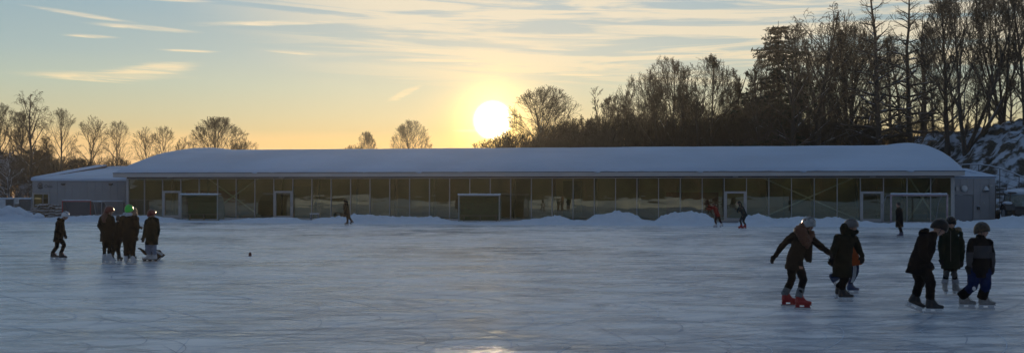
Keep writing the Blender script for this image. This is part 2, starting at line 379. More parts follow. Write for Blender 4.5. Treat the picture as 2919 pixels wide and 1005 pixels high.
# ------------------------------------------------------------------ pavilion
def pavilion():
    T = thing('glass_pavilion', 'long low pavilion with a fully glazed front under a snow-covered curved roof', 'building', A0, ROT)
    PW = LEN/40; GT = 3.13
    doors = {2, 8, 30, 36}
    EY = 31.0
    b = MB(); b.box(.0, LEN, .4, EY-.1, .02, .08); b.obj('floor', INFLOOR, T)
    b = MB(); b.box(.2, LEN-.2, 7.5, 7.7, .08, 3.49)
    b.obj('inner_wall', INWALL, T)
    for k, (xa, xb, h) in enumerate([(3, 7.5, 2.2), (12, 14, 2.6), (23, 28, 1.3), (35, 36.4, 3), (43, 47, 2.1), (52, 54, 2.4), (58.6, 61.5, 2.5)]):
        q = MB(); q.box(xa, xb, 4+k % 3, 4.6+k % 3, .08, h); q.obj('inner_partition', mat('partition_%d' % k, [(.20, .05, .03), (.22, .2, .13), (.3, .28, .2), (.10, .12, .07)][k % 4], .6), T)
    b = MB(); b.box(-.15, LEN+.15, -.05, 31, 3.5, 3.55); b.obj('ceiling', SOFFIT, T)
    b = MB(); b.box(0, LEN, -.10, .12, -.1, .07); b.obj('sill', ALU, T, bevel=.01)
    b = MB(); b.box(0, LEN, -.09, .1, GT, GT+.06); b.obj('head_rail', ALU, T)
    b = MB(); b.box(0, LEN, -.05, .06, GT+.06, 3.5); b.obj('clerestory_band', DARK, T)
    for i in range(41):
        w = .05 if 0 < i < 40 else .11; b = MB(); x = i*PW
        x0, x1 = (x-w/2, x+w/2) if 0 < i < 40 else ((0, .2) if i == 0 else (LEN-.24, LEN))
        b.box(x0, x1, -.12, .06, .07, GT); b.obj('mullion', ALU, T)
    r = random.Random(3)
    for i in range(40):
        x0, x1 = i*PW+.023, (i+1)*PW-.023
        tl = r.uniform(-.0016, .0016); tl2 = r.uniform(-.002, .002)
        def pane(name, xa, xb, za, zb, par):
            q = MB(); w = xb-xa; q.add([(xa, -.02, za), (xb, -.02+tl*w, za), (xb, -.02+tl*w+tl2, zb), (xa, -.02+tl2, zb)], [(0, 1, 2, 3)]); q.obj(name, GLASS, par)
        if i in doors:
            D = MB(); f = .17; h = 2.18
            D.box(x0, x0+f, -.11, .05, .07, h); D.box(x1-f, x1, -.11, .05, .07, h); D.box(x0+f, x1-f, -.11, .05, h-f*.9, h); D.box(x0+f, x1-f, -.11, .05, .07, .24)
            d = D.obj('door', ALU, T, bevel=.008)
            pane('door_glass', x0+f, x1-f, .24, h-f*.9, d)
            hd = MB(); hd.tube([(x1-.09, -.16, 1.0), (x1-.09, -.16, 1.3)], .014, 8); hd.box(x1-.105, x1-.075, -.16, -.11, 1.02, 1.05); hd.box(x1-.105, x1-.075, -.16, -.11, 1.25, 1.28); hd.obj('handle', DARK, d)
            pane('transom_glass', x0, x1, h, GT, T)
            st = MB(); st.box(x0-.3, x1+.3, -1.3, -.13, -.06, .03); st.obj('doorstep', PANELD, T)
            lm = MB(); lm.box((x0+x1)/2-.18, (x0+x1)/2+.18, -.5, -.3, 3.20, 3.26); lm.obj('soffit_lamp', PANEL, T)
        else: pane('window_pane', x0, x1, .07, GT, T)
    # steel cross braces and columns just behind the glass
    for (a, c) in ((4.0, 7.0), (31.6, 36), (38.2, 39.4)):
        xa, xb = a*PW, min(c*PW, LEN-.5)
        for (z0, z1) in ((.15, 3.3), (3.3, .15)):
            q = MB(); yy = 1.0 if z0 < 1 else 1.1; q.tube([(xa, yy, z0), (xb, yy, z1)], .06, 8); q.obj('cross_brace', BRACE, T, smooth=True)
    for i in range(1, 20):
        if i in (3, 9): continue
        q = MB(); q.tube([(i*2*PW, 1.5, .08), (i*2*PW, 1.5, 3.5)], .09, 10); q.obj('column', SOFFIT, T, smooth=True)
    # side walls
    for x0, x1 in ((-.02, .1), (LEN-.1, LEN+.02)):
        q = MB(); q.box(x0, x1, .07, 30.9, -.1, 3.5); q.obj('side_wall', PANEL, T)
    q = MB(); q.box(.1, LEN-.1, 30.9, 31, -.1, 3.5); q.obj('rear_wall', PANEL, T)
    # fascia and gutter
    q = MB(); q.box(-.62, LEN+.45, -1.02, -.93, 3.27, 3.56); q.box(-.62, -.53, -.93, 32, 3.27, 3.56); q.box(LEN+.36, LEN+.45, -.93, 32, 3.27, 3.56); q.obj('fascia', FASCIA, T, bevel=.01)
    q = MB(); q.box(-.53, LEN+.36, -.93, -.06, 3.30, 3.34); q.obj('soffit', SOFFIT, T)
    q = MB(); q.box(-.64, LEN+.47, -1.06, -.9, 3.56, 3.60); q.obj('drip_edge', DARK, T)
    # vaulted roof under snow
    def zr(y): t = max(0, min(1, (y+1.0)/32.5)); return 3.60+2.30*(1-(2*t-1)**2)**.92
    nx, ny = 260, 46; V = []; Fc = []
    for j in range(ny+1):
        tt = j/ny; y = -1.0+32.5*(.5-.5*math.cos(math.pi*tt))
        for i in range(nx+1):
            x = -.60+(LEN+1.03)*(i/nx)
            e = min(i, nx-i)/nx*(LEN+1.0); rim = .20*math.exp(-((e-1.3)/1.0)**2)*sm((y-1)/5)
            edge = sm(e/.45)*sm((y+1.0)/.35+.25)
            q = Vector((x*.35, y*.35, 4)); z = zr(y)+.17*edge+rim+.025*noise.noise(q)*sm((y+1)/2)+.02*noise.noise(q*5)
            jag = .05*noise.noise(Vector((x*1.2, 0, 7)))+.03*noise.noise(Vector((x*4, 0, 7))) if j == 0 else 0
            V.append((x, y-.05+jag*1.5, z+jag*.6))
    for j in range(ny):
        for i in range(nx): a = j*(nx+1)+i; Fc.append((a, a+1, a+nx+2, a+nx+1))
    b0 = len(V); rim_ids = [i for i in range(nx+1)]
    V += [(V[i][0], V[i][1]+.03, 3.585) for i in rim_ids]
    Fc += [(b0+i, b0+i+1, i+1, i) for i in range(nx)]
    for side in (0, nx):
        b1 = len(V); ids = [j*(nx+1)+side for j in range(ny+1)]; V += [(V[i][0], V[i][1], 3.55) for i in ids]
        for k in range(ny):
            fq = (b1+k, ids[k], ids[k+1], b1+k+1); Fc.append(fq if side == 0 else fq[::-1])
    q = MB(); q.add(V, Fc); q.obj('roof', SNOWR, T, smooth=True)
    for xs in (11.5, 24.7, 38.2, 45.6, 60.0, 52.8):   # little drips of snow over the gutter
        q = MB(); q.ball((xs, -1.10, 3.58), (.16, .06, .07)); q.ball((xs-.05, -1.09, 3.62), (.3, .06, .06)); q.obj('snow_drip', SNOWR, T, smooth=True)
    return T
pavilion()
# ------------------------------------------------------------------ side buildings
def panel_wall(x0, x1, y, z0, z1, T, xs, zs, name='wall', depth=.12, m=PANEL):
    xs = [x0]+[x for x in xs if x0 < x < x1]+[x1]; zs = [z0]+zs+[z1]; q = MB(); g_ = .012
    q.box(x0, x1, y+.03, y+depth, z0, z1)
    for a, b in zip(xs, xs[1:]):
        for c, d in zip(zs, zs[1:]): q.box(a+g_, b-g_, y, y+.03, c+g_, d-g_)
    return q.obj(name, m, T)
def snow_slab(T, pts, th, name='roof', seed=0, m=None):
    """quad roof face with a lumpy layer of snow; pts = four corners"""
    a, b, c, d = [Vector(p_) for p_ in pts]; n = 24; V = []; Fc = []
    for j in range(n+1):
        for i in range(n+1):
            s_, t_ = i/n, j/n; P = (a*(1-s_)+b*s_)*(1-t_)+(d*(1-s_)+c*s_)*t_
            e = min(s_, 1-s_, t_, 1-t_); P.z += th*sm(e*8+.45)+.03*noise.noise(P*.9+Vector((seed, 0, 0))); V.append(P)
    for j in range(n):
        for i in range(n): k = j*(n+1)+i; Fc.append((k, k+1, k+n+2, k+n+1))
    nb = len(V); V += [a-Vector((0, 0, .12)), b-Vector((0, 0, .12)), c-Vector((0, 0, .12)), d-Vector((0, 0, .12))]
    e0 = [i for i in range(n+1)]; e1 = [j*(n+1)+n for j in range(n+1)]; e2 = [n*(n+1)+i for i in reversed(range(n+1))]; e3 = [j*(n+1) for j in reversed(range(n+1))]
    for ids, (p0, p1) in ((e0, (0, 1)), (e1, (1, 2)), (e2, (2, 3)), (e3, (3, 0))): Fc.append(tuple([nb+p1, nb+p0][::-1])+tuple(reversed(ids)))
    q = MB(); q.add(V, Fc); return q.obj(name, m or SNOWR, T, smooth=False)
def left_annex():
    Y = 84.0; xa = (92-CX)/FPX*Y; xb = -30.9; T = thing('panel_annex', 'low grey panelled annex with sloping snowy roof left of the glass pavilion', 'building', (xa, Y, 0)); L = xb-xa
    top = 3.02; wd = 1.35
    panel_wall(wd+.1, L, 0, 0, top, T, [wd+.1+.62*k for k in range(1, 14)], [.95, 2.1])
    panel_wall(0, wd+.1, 0, 2.02, top, T, [.7], [], 'lintel_panel')
    q = MB(); q.box(0, .12, .12, 14, 0, top); q.obj('end_wall', PANEL, T)
    d = MB(); d.box(.02, .14, -.03, .1, 0, 2.0); d.box(wd-.04, wd+.08, -.03, .1, 0, 2.0); d.box(.14, wd-.04, -.03, .1, 1.9, 2.0); d.box(.14, wd-.04, -.03, .1, 0, .1); d.box(.86, .9, -.02, .08, .1, 1.9)
    w = d.obj('glazed_door', ALU, T)
    q = MB(); q.add([(.14, .03, .1), (wd-.04, .03, .1), (wd-.04, .03, 1.9), (.14, .03, 1.9)], [(0, 1, 2, 3)]); q.obj('pane', GLASS, w)
    q = MB(); q.box(.15, L, 5, 5.1, 0, 2.9); q.obj('inner_wall', INWALL, T)
    q = MB(); q.box(-.06, L+.1, -.06, .06, top, top+.1); q.obj('eave_trim', FASCIA, T)
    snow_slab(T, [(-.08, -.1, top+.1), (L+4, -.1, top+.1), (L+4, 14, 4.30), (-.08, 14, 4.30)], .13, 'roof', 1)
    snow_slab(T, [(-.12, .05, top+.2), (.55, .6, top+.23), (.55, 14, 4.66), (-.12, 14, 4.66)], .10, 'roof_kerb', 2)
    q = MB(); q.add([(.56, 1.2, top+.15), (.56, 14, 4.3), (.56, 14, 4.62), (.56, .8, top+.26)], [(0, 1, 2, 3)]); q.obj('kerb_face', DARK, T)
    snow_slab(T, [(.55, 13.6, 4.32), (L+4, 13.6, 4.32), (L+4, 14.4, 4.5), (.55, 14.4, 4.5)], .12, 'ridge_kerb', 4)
    vp = MB(); vp.tube([(5.4, 9, 3.8), (5.4, 9, 4.22)], .08, 10); vp.tube([(5.28, 9, 4.24), (5.52, 9, 4.2)], .1, 10); vp.obj('vent_pipe', DARK, T)
    c = MB(); c.box(6.2, 6.75, 12.4, 12.9, 4.2, 5.1); c.obj('flue', ALU, T, bevel=.03)
    c = MB(); c.tube([(5.9, 12.5, 4.2), (5.9, 12.5, 5.7)], .07, 8); c.obj('flue_pipe', ALU, T)
    for u in (181, 316):
        x = (u-CX)/FPX*Y-xa; q = MB(); q.box(x-.16, x+.16, -.14, 0, 2.68, 2.78); q.box(x-.11, x+.11, -.11, -.03, 2.63, 2.68); q.obj('wall_lamp', DARK, T, bevel=.01)
    # round crest and the lettering beside it
    e = MB(); cx, cz = .67, 2.58
    e.tube([(cx+.21*math.cos(a), -.012, cz+.24*math.sin(a)) for a in [math.pi*2*k/20 for k in range(21)]], .018, 6)
    for k in (-1, 0, 1): e.tube([(cx+k*.09, -.012, cz-.16), (cx+k*.09, -.012, cz+.08)], .022, 6); e.ball((cx+k*.09, -.012, cz+.12), (.035, .012, .035), 8, 6)
    e.box(cx-.2, cx+.2, -.02, -.004, cz-.2, cz-.15); e.tube([(cx-.13, -.012, cz-.02), (cx+.13, -.012, cz-.02)], .016, 6)
    e.obj('crest', mat('crest_ink', (.045, .04, .05), .6), T)
    fc = bpy.data.curves.new('t', 'FONT'); fc.body = 'Oslo'; fc.size = .34; fc.extrude = .006; fo = bpy.data.objects.new('t', fc); C.objects.link(fo)
    dg = bpy.context.evaluated_depsgraph_get(); me = bpy.data.meshes.new_from_object(fo.evaluated_get(dg)); bpy.data.objects.remove(fo)
    lo = bpy.data.objects.new('lettering', me); C.objects.link(lo); lo.parent = T; me.materials.clear(); me.materials.append(DARK); lo.location = (1.0, -.012, 2.44); lo.rotation_euler = (R(90), 0, 0)
left_annex()
def right_annex():
    Y = 73.6; xa = 31.6; xb = (2837-CX)/FPX*Y; T = thing('service_annex', 'small grey panelled service building with flat metal door right of the pavilion', 'building', (xa, Y, 0)); L = xb-xa; top = 3.17
    dx0, dx1, dh = (2726-CX)/FPX*Y-xa, (2774-CX)/FPX*Y-xa, 1.92
    panel_wall(dx1+.03, L, 0, 0, top, T, [dx1+.5, dx1+1.15], [.75, 1.9, 2.6])
    panel_wall(0, dx1+.03, 0, dh+.02, top, T, [.7, 1.2], [2.62], 'lintel_panel')
    q = MB(); q.box(0, dx1, .06, .12, 0, dh); q.obj('metal_door', PANELD, T)
    q = MB(); q.box(L-.12, L, .12, 5, 0, top); q.obj('end_wall', PANEL, T)
    q = MB(); q.box(-.05, L+.04, -.05, .05, top, top+.07); q.obj('eave_trim', FASCIA, T)
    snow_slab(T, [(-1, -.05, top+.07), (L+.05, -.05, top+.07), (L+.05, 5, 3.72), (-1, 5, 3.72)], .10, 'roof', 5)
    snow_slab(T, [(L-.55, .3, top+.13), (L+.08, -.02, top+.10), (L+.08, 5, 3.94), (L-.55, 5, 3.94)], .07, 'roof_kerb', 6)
    def X(u): return (u-CX)/FPX*Y-xa
    def Zv(v): return at(2780, v, Y).z
    lamp = MB(); lamp.ball((X(2747), -.1, Zv(537)), (.24, .12, .24), 16, 10); lamp.obj('round_lamp', mat('lamp_glass', (.55, .56, .56), .4), T, smooth=True)
    a = MB(); a.box(X(2723), X(2730), -.16, 0, Zv(543), Zv(533)); a.obj('wall_box', ALU, T)
    b = MB(); x = X(2809); b.tube([(x, -.13, Zv(543)), (x, -.12, Zv(538)), (x, -.1, Zv(530))], [.22, .17, .06], 12); b.obj('bell_lamp', mat('snowy_lamp', (.6, .63, .66), .6), T, smooth=True)
    b2 = MB(); b2.box(x-.2, x+.2, -.2, 0, Zv(545), Zv(543)); b2.obj('lamp_base', DARK, T)
    c = MB(); x = X(2820); c.box(x-.11, x+.11, -.28, -.02, Zv(530.5), Zv(527)); c.tube([(x, -.1, Zv(531)), (x, -.1, Zv(536))], .03, 8); c.ball((x, -.12, Zv(534)), .06, 8, 6); c.obj('security_camera', ALU, T)
    d = MB(); x = X(2788); d.box(x-.08, x+.08, -.12, 0, Zv(597), Zv(588)); d.obj('key_box', DARK, T); d = MB(); d.box(x-.1, x+.1, -.14, 0, Zv(588), Zv(586.5)); d.obj('key_box_snow', SNOW, T)
    d = MB(); x = X(2804); d.tube([(x, -.04, Zv(580)), (x, -.04, Zv(573))], [.07, .02], 8); d.obj('door_bell', ALU, T)
    q = MB(); q.box(1.55, L+.9, -1.2, -.05, .02, .16); q.obj('loading_ledge', SNOW, T, bevel=.04)
right_annex()
# ------------------------------------------------------------------ things in front of the pavilion
GREEN = mat('green_board', (.030, .085, .022), .55, var=.25); FRAMEG = mat('shelter_frame', (.30, .33, .32), .45, metal=.3)
CLEARP = bpy.data.materials.new('clear_plastic'); CLEARP.use_nodes = True
_t = CLEARP.node_tree; _b = _t.nodes['Principled BSDF']; _b.inputs['Base Color'].default_value = (.25, .30, .27, 1); _b.inputs['Alpha'].default_value = .55; _b.inputs['Roughness'].default_value = .25
def dugout(u0, u1, vb, label):
    Y = 1.95*FPX/(vb-hv(u0)); P = at((u0+u1)/2, vb, Y); W_ = (u1-u0)/FPX*Y
    T = thing('team_shelter', label, 'shelter', (P.x, Y, 0), R(-3), 'team shelters at the rink edge'); w = W_/2; H = 1.86
    q = MB()
    for x in (-w+.04, w-.04): q.tube([(x, 0, 0), (x, 0, H)], .04, 8)
    q.tube([(-w, 0, H), (w, 0, H)], .04, 8); q.tube([(-w, 0, .06), (w, 0, .06)], .03, 8); q.obj('frame', FRAMEG, T)
    prof = [(0, H), (.6, H-.02), (1.05, H-.18), (1.35, H-.5), (1.45, H-.95), (1.45, .1)]
    V = []; Fc = []
    for k, (y, z) in enumerate(prof): V += [(-w, y, z), (w, y, z)]
    for k in range(len(prof)-1): Fc.append((2*k, 2*k+1, 2*k+3, 2*k+2))
    q = MB(); q.add(V, Fc); o = q.obj('curved_back', GREEN, T); sd_ = o.modifiers.new('s', 'SOLIDIFY'); sd_.thickness = .04
    for sx in (-w+.02, w-.02):
        vv = [(sx, 0, .1)]+[(sx, y, z) for y, z in prof]; q = MB(); q.add(vv, [tuple(range(len(vv)))]); q.obj('side_panel', CLEARP, T)
        q = MB(); q.tube([(sx, y, z) for y, z in prof], .025, 6); q.obj('side_rib', FRAMEG, T)
    q = MB(); q.box(-w+.1, w-.1, .75, 1.15, .42, .47); 
    for x in (-w+.3, 0, w-.3): q.box(x-.03, x+.03, .8, 1.1, 0, .42)
    q.obj('bench', mat('bench_board', (.10, .12, .09), .6), T)
    s_ = MB(); V = []; 
    for k in range(31):
        for (y, dz) in ((-.06, 0), (-.03, .075), (.35, .09), (.75, .02)): V.append((-w-.04+(2*w+.08)*k/30, y, H+.03+dz*(1+.5*noise.noise(Vector((k*.7, y, 3))))))
    s_.add(V, [(k*4+j, k*4+4+j, k*4+5+j, k*4+1+j) for k in range(30) for j in range(3)]); s_.obj('roof_snow', SNOW, T, smooth=True)
dugout(514, 622, 629, 'team shelter with green curved back near the left doors of the pavilion')
dugout(1306, 1425, 633, 'team shelter with green curved back at the middle of the pavilion front')
def net_mesh(name, a, b, c, d, T, m, nu=14, nv=10):
    a, b, c, d = map(Vector, (a, b, c, d)); q = MB()
    for i in range(nu+1):
        s = i/nu; q.tube([a.lerp(b, s), d.lerp(c, s)], .006, 3, False)
    for j in range(nv+1):
        s = j/nv; q.tube([a.lerp(d, s), b.lerp(c, s)], .006, 3, False)
    return q.obj(name, m, T)
def net_cloth(name, a, b, c, d, T, alpha=.35):
    m = bpy.data.materials.get('goal_netting_%d' % int(alpha*100))
    if not m:
        m = bpy.data.materials.new('goal_netting_%d' % int(alpha*100)); m.use_nodes = True; bb_ = m.node_tree.nodes['Principled BSDF']; bb_.inputs['Base Color'].default_value = (.07, .07, .08, 1); bb_.inputs['Alpha'].default_value = alpha
    q = MB(); q.add([a, b, c, d], [(0, 1, 2, 3)]); return q.obj(name, m, T)
def goal(u0, u1, vt, vb, col, label, Yoff=None, rz=0, depth=1.1, fr=.04, snow=True, netf=.5, grp='goals parked by the pavilion'):
    Y = Yoff or 1.95*FPX/(vb-hv(u0)); P = at((u0+u1)/2, vb, Y); w = (u1-u0)/FPX*Y/2; H = (vb-vt)/FPX*Y; z0 = P.z
    T = thing('goal', label, 'goal', (P.x, Y, z0), rz, grp); M1 = mat('goal_paint', col, .4, var=.2)
    for sx in (-1, 1): q = MB(); q.tube([(sx*w, 0, 0), (sx*w, 0, H)], fr, 10); q.obj('post', M1, T, smooth=True)
    q = MB(); q.tube([(-w-fr, 0, H), (w+fr, 0, H)], fr, 10); q.obj('crossbar', M1, T, smooth=True)
    FR = mat('goal_back_frame', (.32, .32, .33), .5, metal=.2); q = MB()
    for sx in (-1, 1): q.tube([(sx*w, 0, H), (sx*w, depth*.45, H-.03), (sx*w, depth*.75, H*.75), (sx*w, depth, .03), (sx*w, 0, .03)], .022, 6)
    q.tube([(-w, depth, .03), (w, depth, .03)], .022, 6); q.tube([(-w, depth*.45, H-.03), (w, depth*.45, H-.03)], .022, 6); q.obj('back_frame', FR, T)
    net_cloth('net', (-w, depth*.45, H-.03), (w, depth*.45, H-.03), (w, depth, .03), (-w, depth, .03), T, netf)
    for sx in (-1, 1): net_cloth('side_net', (sx*w, 0, H), (sx*w, depth*.45, H-.03), (sx*w, depth, .03), (sx*w, 0, .03), T, netf)
    if snow:
        q = MB(); k = 24; pts = [(-w+2*w*i/k, .03, H+fr+.02+.03*noise.noise(Vector((i*.9, u0, 0)))) for i in range(k+1)]
        q.tube(pts, [fr*(1.1+.5*noise.noise(Vector((i*.6, u0, 5)))) for i in range(k+1)], 8); q.obj('lying_snow', SNOW, T, smooth=True)
    return T
goal(178, 258, 573, 616, (.32, .02, .025), 'red hockey goal with snow on its crossbar in front of the panel annex', Yoff=78.5, depth=1.0, netf=.75)
goal(254, 290, 575, 613, (.30, .30, .31), 'grey tilted hockey goal leaning right beside the red goal', Yoff=80.2, depth=1.2, netf=.5, fr=.03)
goal(276, 350, 574, 612, (.20, .20, .21), 'dark wide goal frame standing against the annex wall', Yoff=82.2, depth=.9, netf=.4, fr=.03)
goal(2540, 2700, 556, 640, (.36, .27, .29), 'large pale pink goal frame with snowy crossbar by the right pavilion corner', Yoff=66.5, depth=1.8, fr=.06, netf=.12)
# firewood
def woodpile():
    P = at(137, 619, 80.5); T = thing('firewood_pile', 'snow-dusted pile of split logs in front of the annex door', 'firewood', (P.x, P.y, 0)); r = random.Random(8)
    for k in range(46):
        row = k//9; x = -.95+(k % 9)*.235+r.uniform(-.06, .06); z = .12+row*.23+r.uniform(-.03, .03)
        if abs(x) > 1.0-.05*row and row > 3: continue
        a = r.uniform(-.6, .6); L = r.uniform(.25, .42); d = Vector((math.cos(a), .25, r.uniform(-.25, .25)))*L; c = Vector((x, r.uniform(-.1, .1), z))
        q = MB(); q.tube([c-d, c+d], [r.uniform(.06, .1), r.uniform(.06, .09)], 5); q.obj('log', WOOD, T)
woodpile()
# fence and clutter at the far left
def left_fence():
    Y = 82.5; x0 = (-60-CX)/FPX*Y; x1 = (91-CX)/FPX*Y; T = thing('board_fence', 'dark grey board fence with snow along its top left of the annex', 'fence', (x0, Y, 0)); L = x1-x0
    q = MB()
    for k in range(9): q.box(0, L, 0, .04, .02+k*.165, .175+k*.165)
    q.obj('boards', mat('fence_boards', (.085, .10, .105), .6), T)
    for k in range(4): q = MB(); q.box(k*L/3-.05, k*L/3+.05, -.06, -.002, 0, 1.56); q.obj('post', PANELD, T)
    q = MB(); n = 40; q.tube([(L*i/n, .02, 1.55+.02*noise.noise(Vector((i*.8, 1, 1)))) for i in range(n+1)], [.07+.02*noise.noise(Vector((i*.5, 2, 1))) for i in range(n+1)], 8); q.obj('top_snow', SNOW, T, smooth=True)
    q = MB(); X = (49-CX)/FPX*Y-x0; q.box(X-.18, X+.18, -.09, -.065, 1.12, 1.58); s = q.obj('notice', mat('notice_paper', (.62, .62, .60), .6), T)
    q = MB()
    for k in range(6): q.box(X-.13, X+.13-.05*(k % 3), -.095, -.092, 1.48-k*.05, 1.495-k*.05)
    q.obj('notice_text', mat('notice_ink', (.2, .2, .2), .6), s)
    P2 = at(2, 596, 81.5); T2 = thing('white_board', 'pale blank upright board at the left end of the fence', 'board', (P2.x, 81.5, 0)); q = MB(); q.box(-.5, .38, -.03, .03, .72, 1.48); q.obj('panel', mat('pale_board', (.50, .54, .58), .5), T2, bevel=.01)
    q = MB(); q.box(-.4, -.34, -.02, .02, 0, .72); q.box(.22, .28, -.02, .02, 0, .72); q.obj('leg', PANELD, T2)
    P3 = at(80, 610, 81.0); T3 = thing('storage_box', 'two low pale storage boxes in one frame below the notice on the fence', 'box', (P3.x, 81, 0)); q = MB(); q.box(-.42, -.02, 0, .4, .15, .52); q.box(.02, .42, 0, .4, .15, .52); q.obj('box_body', mat('pale_box', (.40, .45, .50), .6), T3, bevel=.02); q = MB(); q.box(-.44, .44, -.02, .42, .53, .58); q.obj('lid', SNOW, T3, bevel=.02)
    # heap of cleared snow
    q = MB(); r = random.Random(4)
    for (u, v, rr) in ((-20, 606, .55), (15, 612, .5), (25, 598, .32), (33, 606, .45), (60, 608, .38), (78, 618, .4), (55, 600, .28), (110, 620, .35), (-50, 600, .7)):
        P = at(u, v, 74); q.ball(P, (rr*1.2, rr, rr))
    h = thing('snow_heap', 'lumpy heap of cleared snow in front of the board fence', 'snow heap', (0, 0, 0)); q.skin('heap', SNOW, h, voxel=.09, smooth=2, wrinkle=.07, wscale=2.5)
left_fence()
def bench(u0, u1, v, Y, label):
    P = at((u0+u1)/2, v, Y); w = (u1-u0)/FPX*Y/2; T = thing('bench', label, 'bench', (P.x, Y, 0)); q = MB(); q.box(-w, w, -.2, .2, .40, .46); q.obj('seat', ALU, T, bevel=.01)
    for s in (-1, 1): q = MB(); q.box(s*w*.8-.03, s*w*.8+.03, -.15, .15, 0, .40); q.obj('leg', PANELD, T)
    q = MB(); q.box(-w, w, -.19, .19, .463, .50); q.obj('lying_snow', SNOW, T, bevel=.02)
bench(884, 910, 617, 77, 'small bench under snow left of the walking skater')
# railing on the slope
def railing():
    pts = [(2700, 478), (2728, 471), (2760, 468.5), (2790, 469), (2820, 472), (2850, 480), (2880, 490), (2905, 500), (2935, 513), (2990, 536)]
    P = [at(u, v, 80-(i*.45)) for i, (u, v) in enumerate(pts)]; T = thing('handrail', 'curved snow-topped handrail rising behind the service annex', 'railing', (P[0].x, P[0].y, 0)); b = Vector((P[0].x, P[0].y, 0))
    q = MB(); q.tube([p_-b for p_ in P], .035, 8); q.obj('rail', PANELD, T, smooth=True)
    q = MB(); q.tube([p_-b+Vector((0, 0, .045)) for p_ in P], .03, 6); q.obj('rail_snow', SNOW, T, smooth=True)
    for p_ in P[1::2]:
        q = MB(); q.tube([(p_.x-b.x, p_.y-b.y, 0), p_-b], .03, 6); q.obj('post', DARK, T)
    for dz in (.5, 1.0, 1.5):
        q = MB(); q.tube([p_-b-Vector((0, 0, dz)) for p_ in P], .014, 5); q.obj('wire', DARK, T)
railing()
def low_fence():
    P0 = at(2838, 538, 79); P1 = at(2960, 538, 79); T = thing('bar_fence', 'low dark bar fence with snow on its rails behind the tractor', 'fence', (P0.x, 79, 0)); L = P1.x-P0.x
    for z in (2.1, 2.45): q = MB(); q.tube([(0, 0, z), (L, 0, z)], .03, 6); q.obj('rail', DARK, T); q = MB(); q.tube([(0, 0, z+.04), (L, 0, z+.04)], .028, 6); q.obj('rail_snow', SNOW, T)
    for k in range(5): q = MB(); q.tube([(L*k/4, 0, 0), (L*k/4, 0, 2.6)], .04, 6); q.obj('post', DARK, T)
    q = MB(); q.tube([(.2, -.1, 1.2), (1.3, -.1, 1.2)], .03, 6); q.tube([(.2, -.1, 1.25), (1.3, -.1, 1.25)], .035, 6); q.obj('low_rail', SNOW, T)
low_fence()
def tractor():
    Y = 72.0; P = at(2908, 625, Y); T = thing('tractor', 'dark parked tractor with snow on its cab roof and fenders at the right edge', 'tractor', (P.x, Y, 0), R(-8))
    K = mat('tractor_body', (.03, .032, .035), .4); TY = mat('tyre', (.02, .02, .02), .85, bump=.03, bs=8)
    q = MB(); q.box(-.42, .42, -.2, 2.6, .55, 1.15); q.box(-.36, .36, 1.2, 3.0, 1.1, 1.5); q.obj('body', K, T, bevel=.05)
    c = MB(); w, t = .78, .68
    for sx in (-1, 1):
        c.tube([(sx*w, -.25, 1.1), (sx*t, -.15, 2.05)], .045, 6); c.tube([(sx*w, 1.1, 1.1), (sx*t, 1.0, 2.05)], .045, 6); c.tube([(sx*w, -.25, 1.1), (sx*w, 1.1, 1.1)], .045, 6)
    c.tube([(-w, -.25, 1.1), (w, -.25, 1.1)], .045, 6); c.box(-.8, .8, -.3, 1.15, 2.03, 2.14); cab = c.obj('cab', K, T)
    g_ = MB(); g_.add([(-w, -.25, 1.12), (w, -.25, 1.12), (t, -.15, 2.03), (-t, -.15, 2.03)], [(0, 1, 2, 3)]); g_.add([(-w, 1.1, 1.12), (w, 1.1, 1.12), (t, 1.0, 2.03), (-t, 1.0, 2.03)], [(0, 1, 2, 3)])
    g_.add([(-w, -.25, 1.12), (-w, 1.1, 1.12), (-t, 1, 2.03), (-t, -.15, 2.03)], [(0, 1, 2, 3)]); g_.obj('cab_window', CLEARP, cab)
    s = MB(); s.ball((0, .42, 2.14), (.92, .82, .26), 20, 8); s.obj('roof_snow', SNOW, cab, smooth=True)
    st = MB(); st.box(-.22, .22, .2, .6, .95, 1.4); st.box(-.22, .22, .55, .65, 1.4, 1.7); st.obj('driver_seat', DARK, T, bevel=.04)
    for sx in (-1, 1):
        wh = thing_w = MB(); wh.tube([(sx*.68, 0, .62), (sx*.72, 0, .62), (sx*1.05, 0, .62), (sx*1.1, 0, .62)], [.5, .62, .62, .5], 24); o = wh.obj('wheel', TY, T, smooth=False)
        rm = MB(); rm.tube([(sx*.66, 0, .62), (sx*1.12, 0, .62)], .3, 16); rm.obj('rim', PANELD, o)
        for k in range(20): 
            a = k*math.pi/10; lug = None
        f = MB(); n = 9; V = []
        for k in range(n+1):
            a = R(20+140*k/n); V += [(sx*.55, -.72*math.cos(a), .62+.72*math.sin(a)), (sx*1.15, -.72*math.cos(a), .62+.72*math.sin(a))]
        f.add(V, [(2*k, 2*k+1, 2*k+3, 2*k+2) for k in range(n)]); fo_ = f.obj('fender', K, T); m_ = fo_.modifiers.new('s', 'SOLIDIFY'); m_.thickness = .04
        s = MB(); s.ball((sx*.86, 0, 1.36), (.32, .48, .14), 14, 8); s.obj('fender_snow', SNOW, fo_, smooth=True)
        l = MB(); l.box(sx*.6-.09, sx*.6+.09, -.34, -.28, 1.15, 1.25); l.obj('rear_lamp', mat('rear_lamp_glass', (.3, .05, .04), .3), T)
        fw = MB(); fw.tube([(sx*.6, 2.6, .4), (sx*.63, 2.6, .4), (sx*.85, 2.6, .4), (sx*.88, 2.6, .4)], [.3, .4, .4, .3], 20); fw.obj('wheel', TY, T)
tractor()
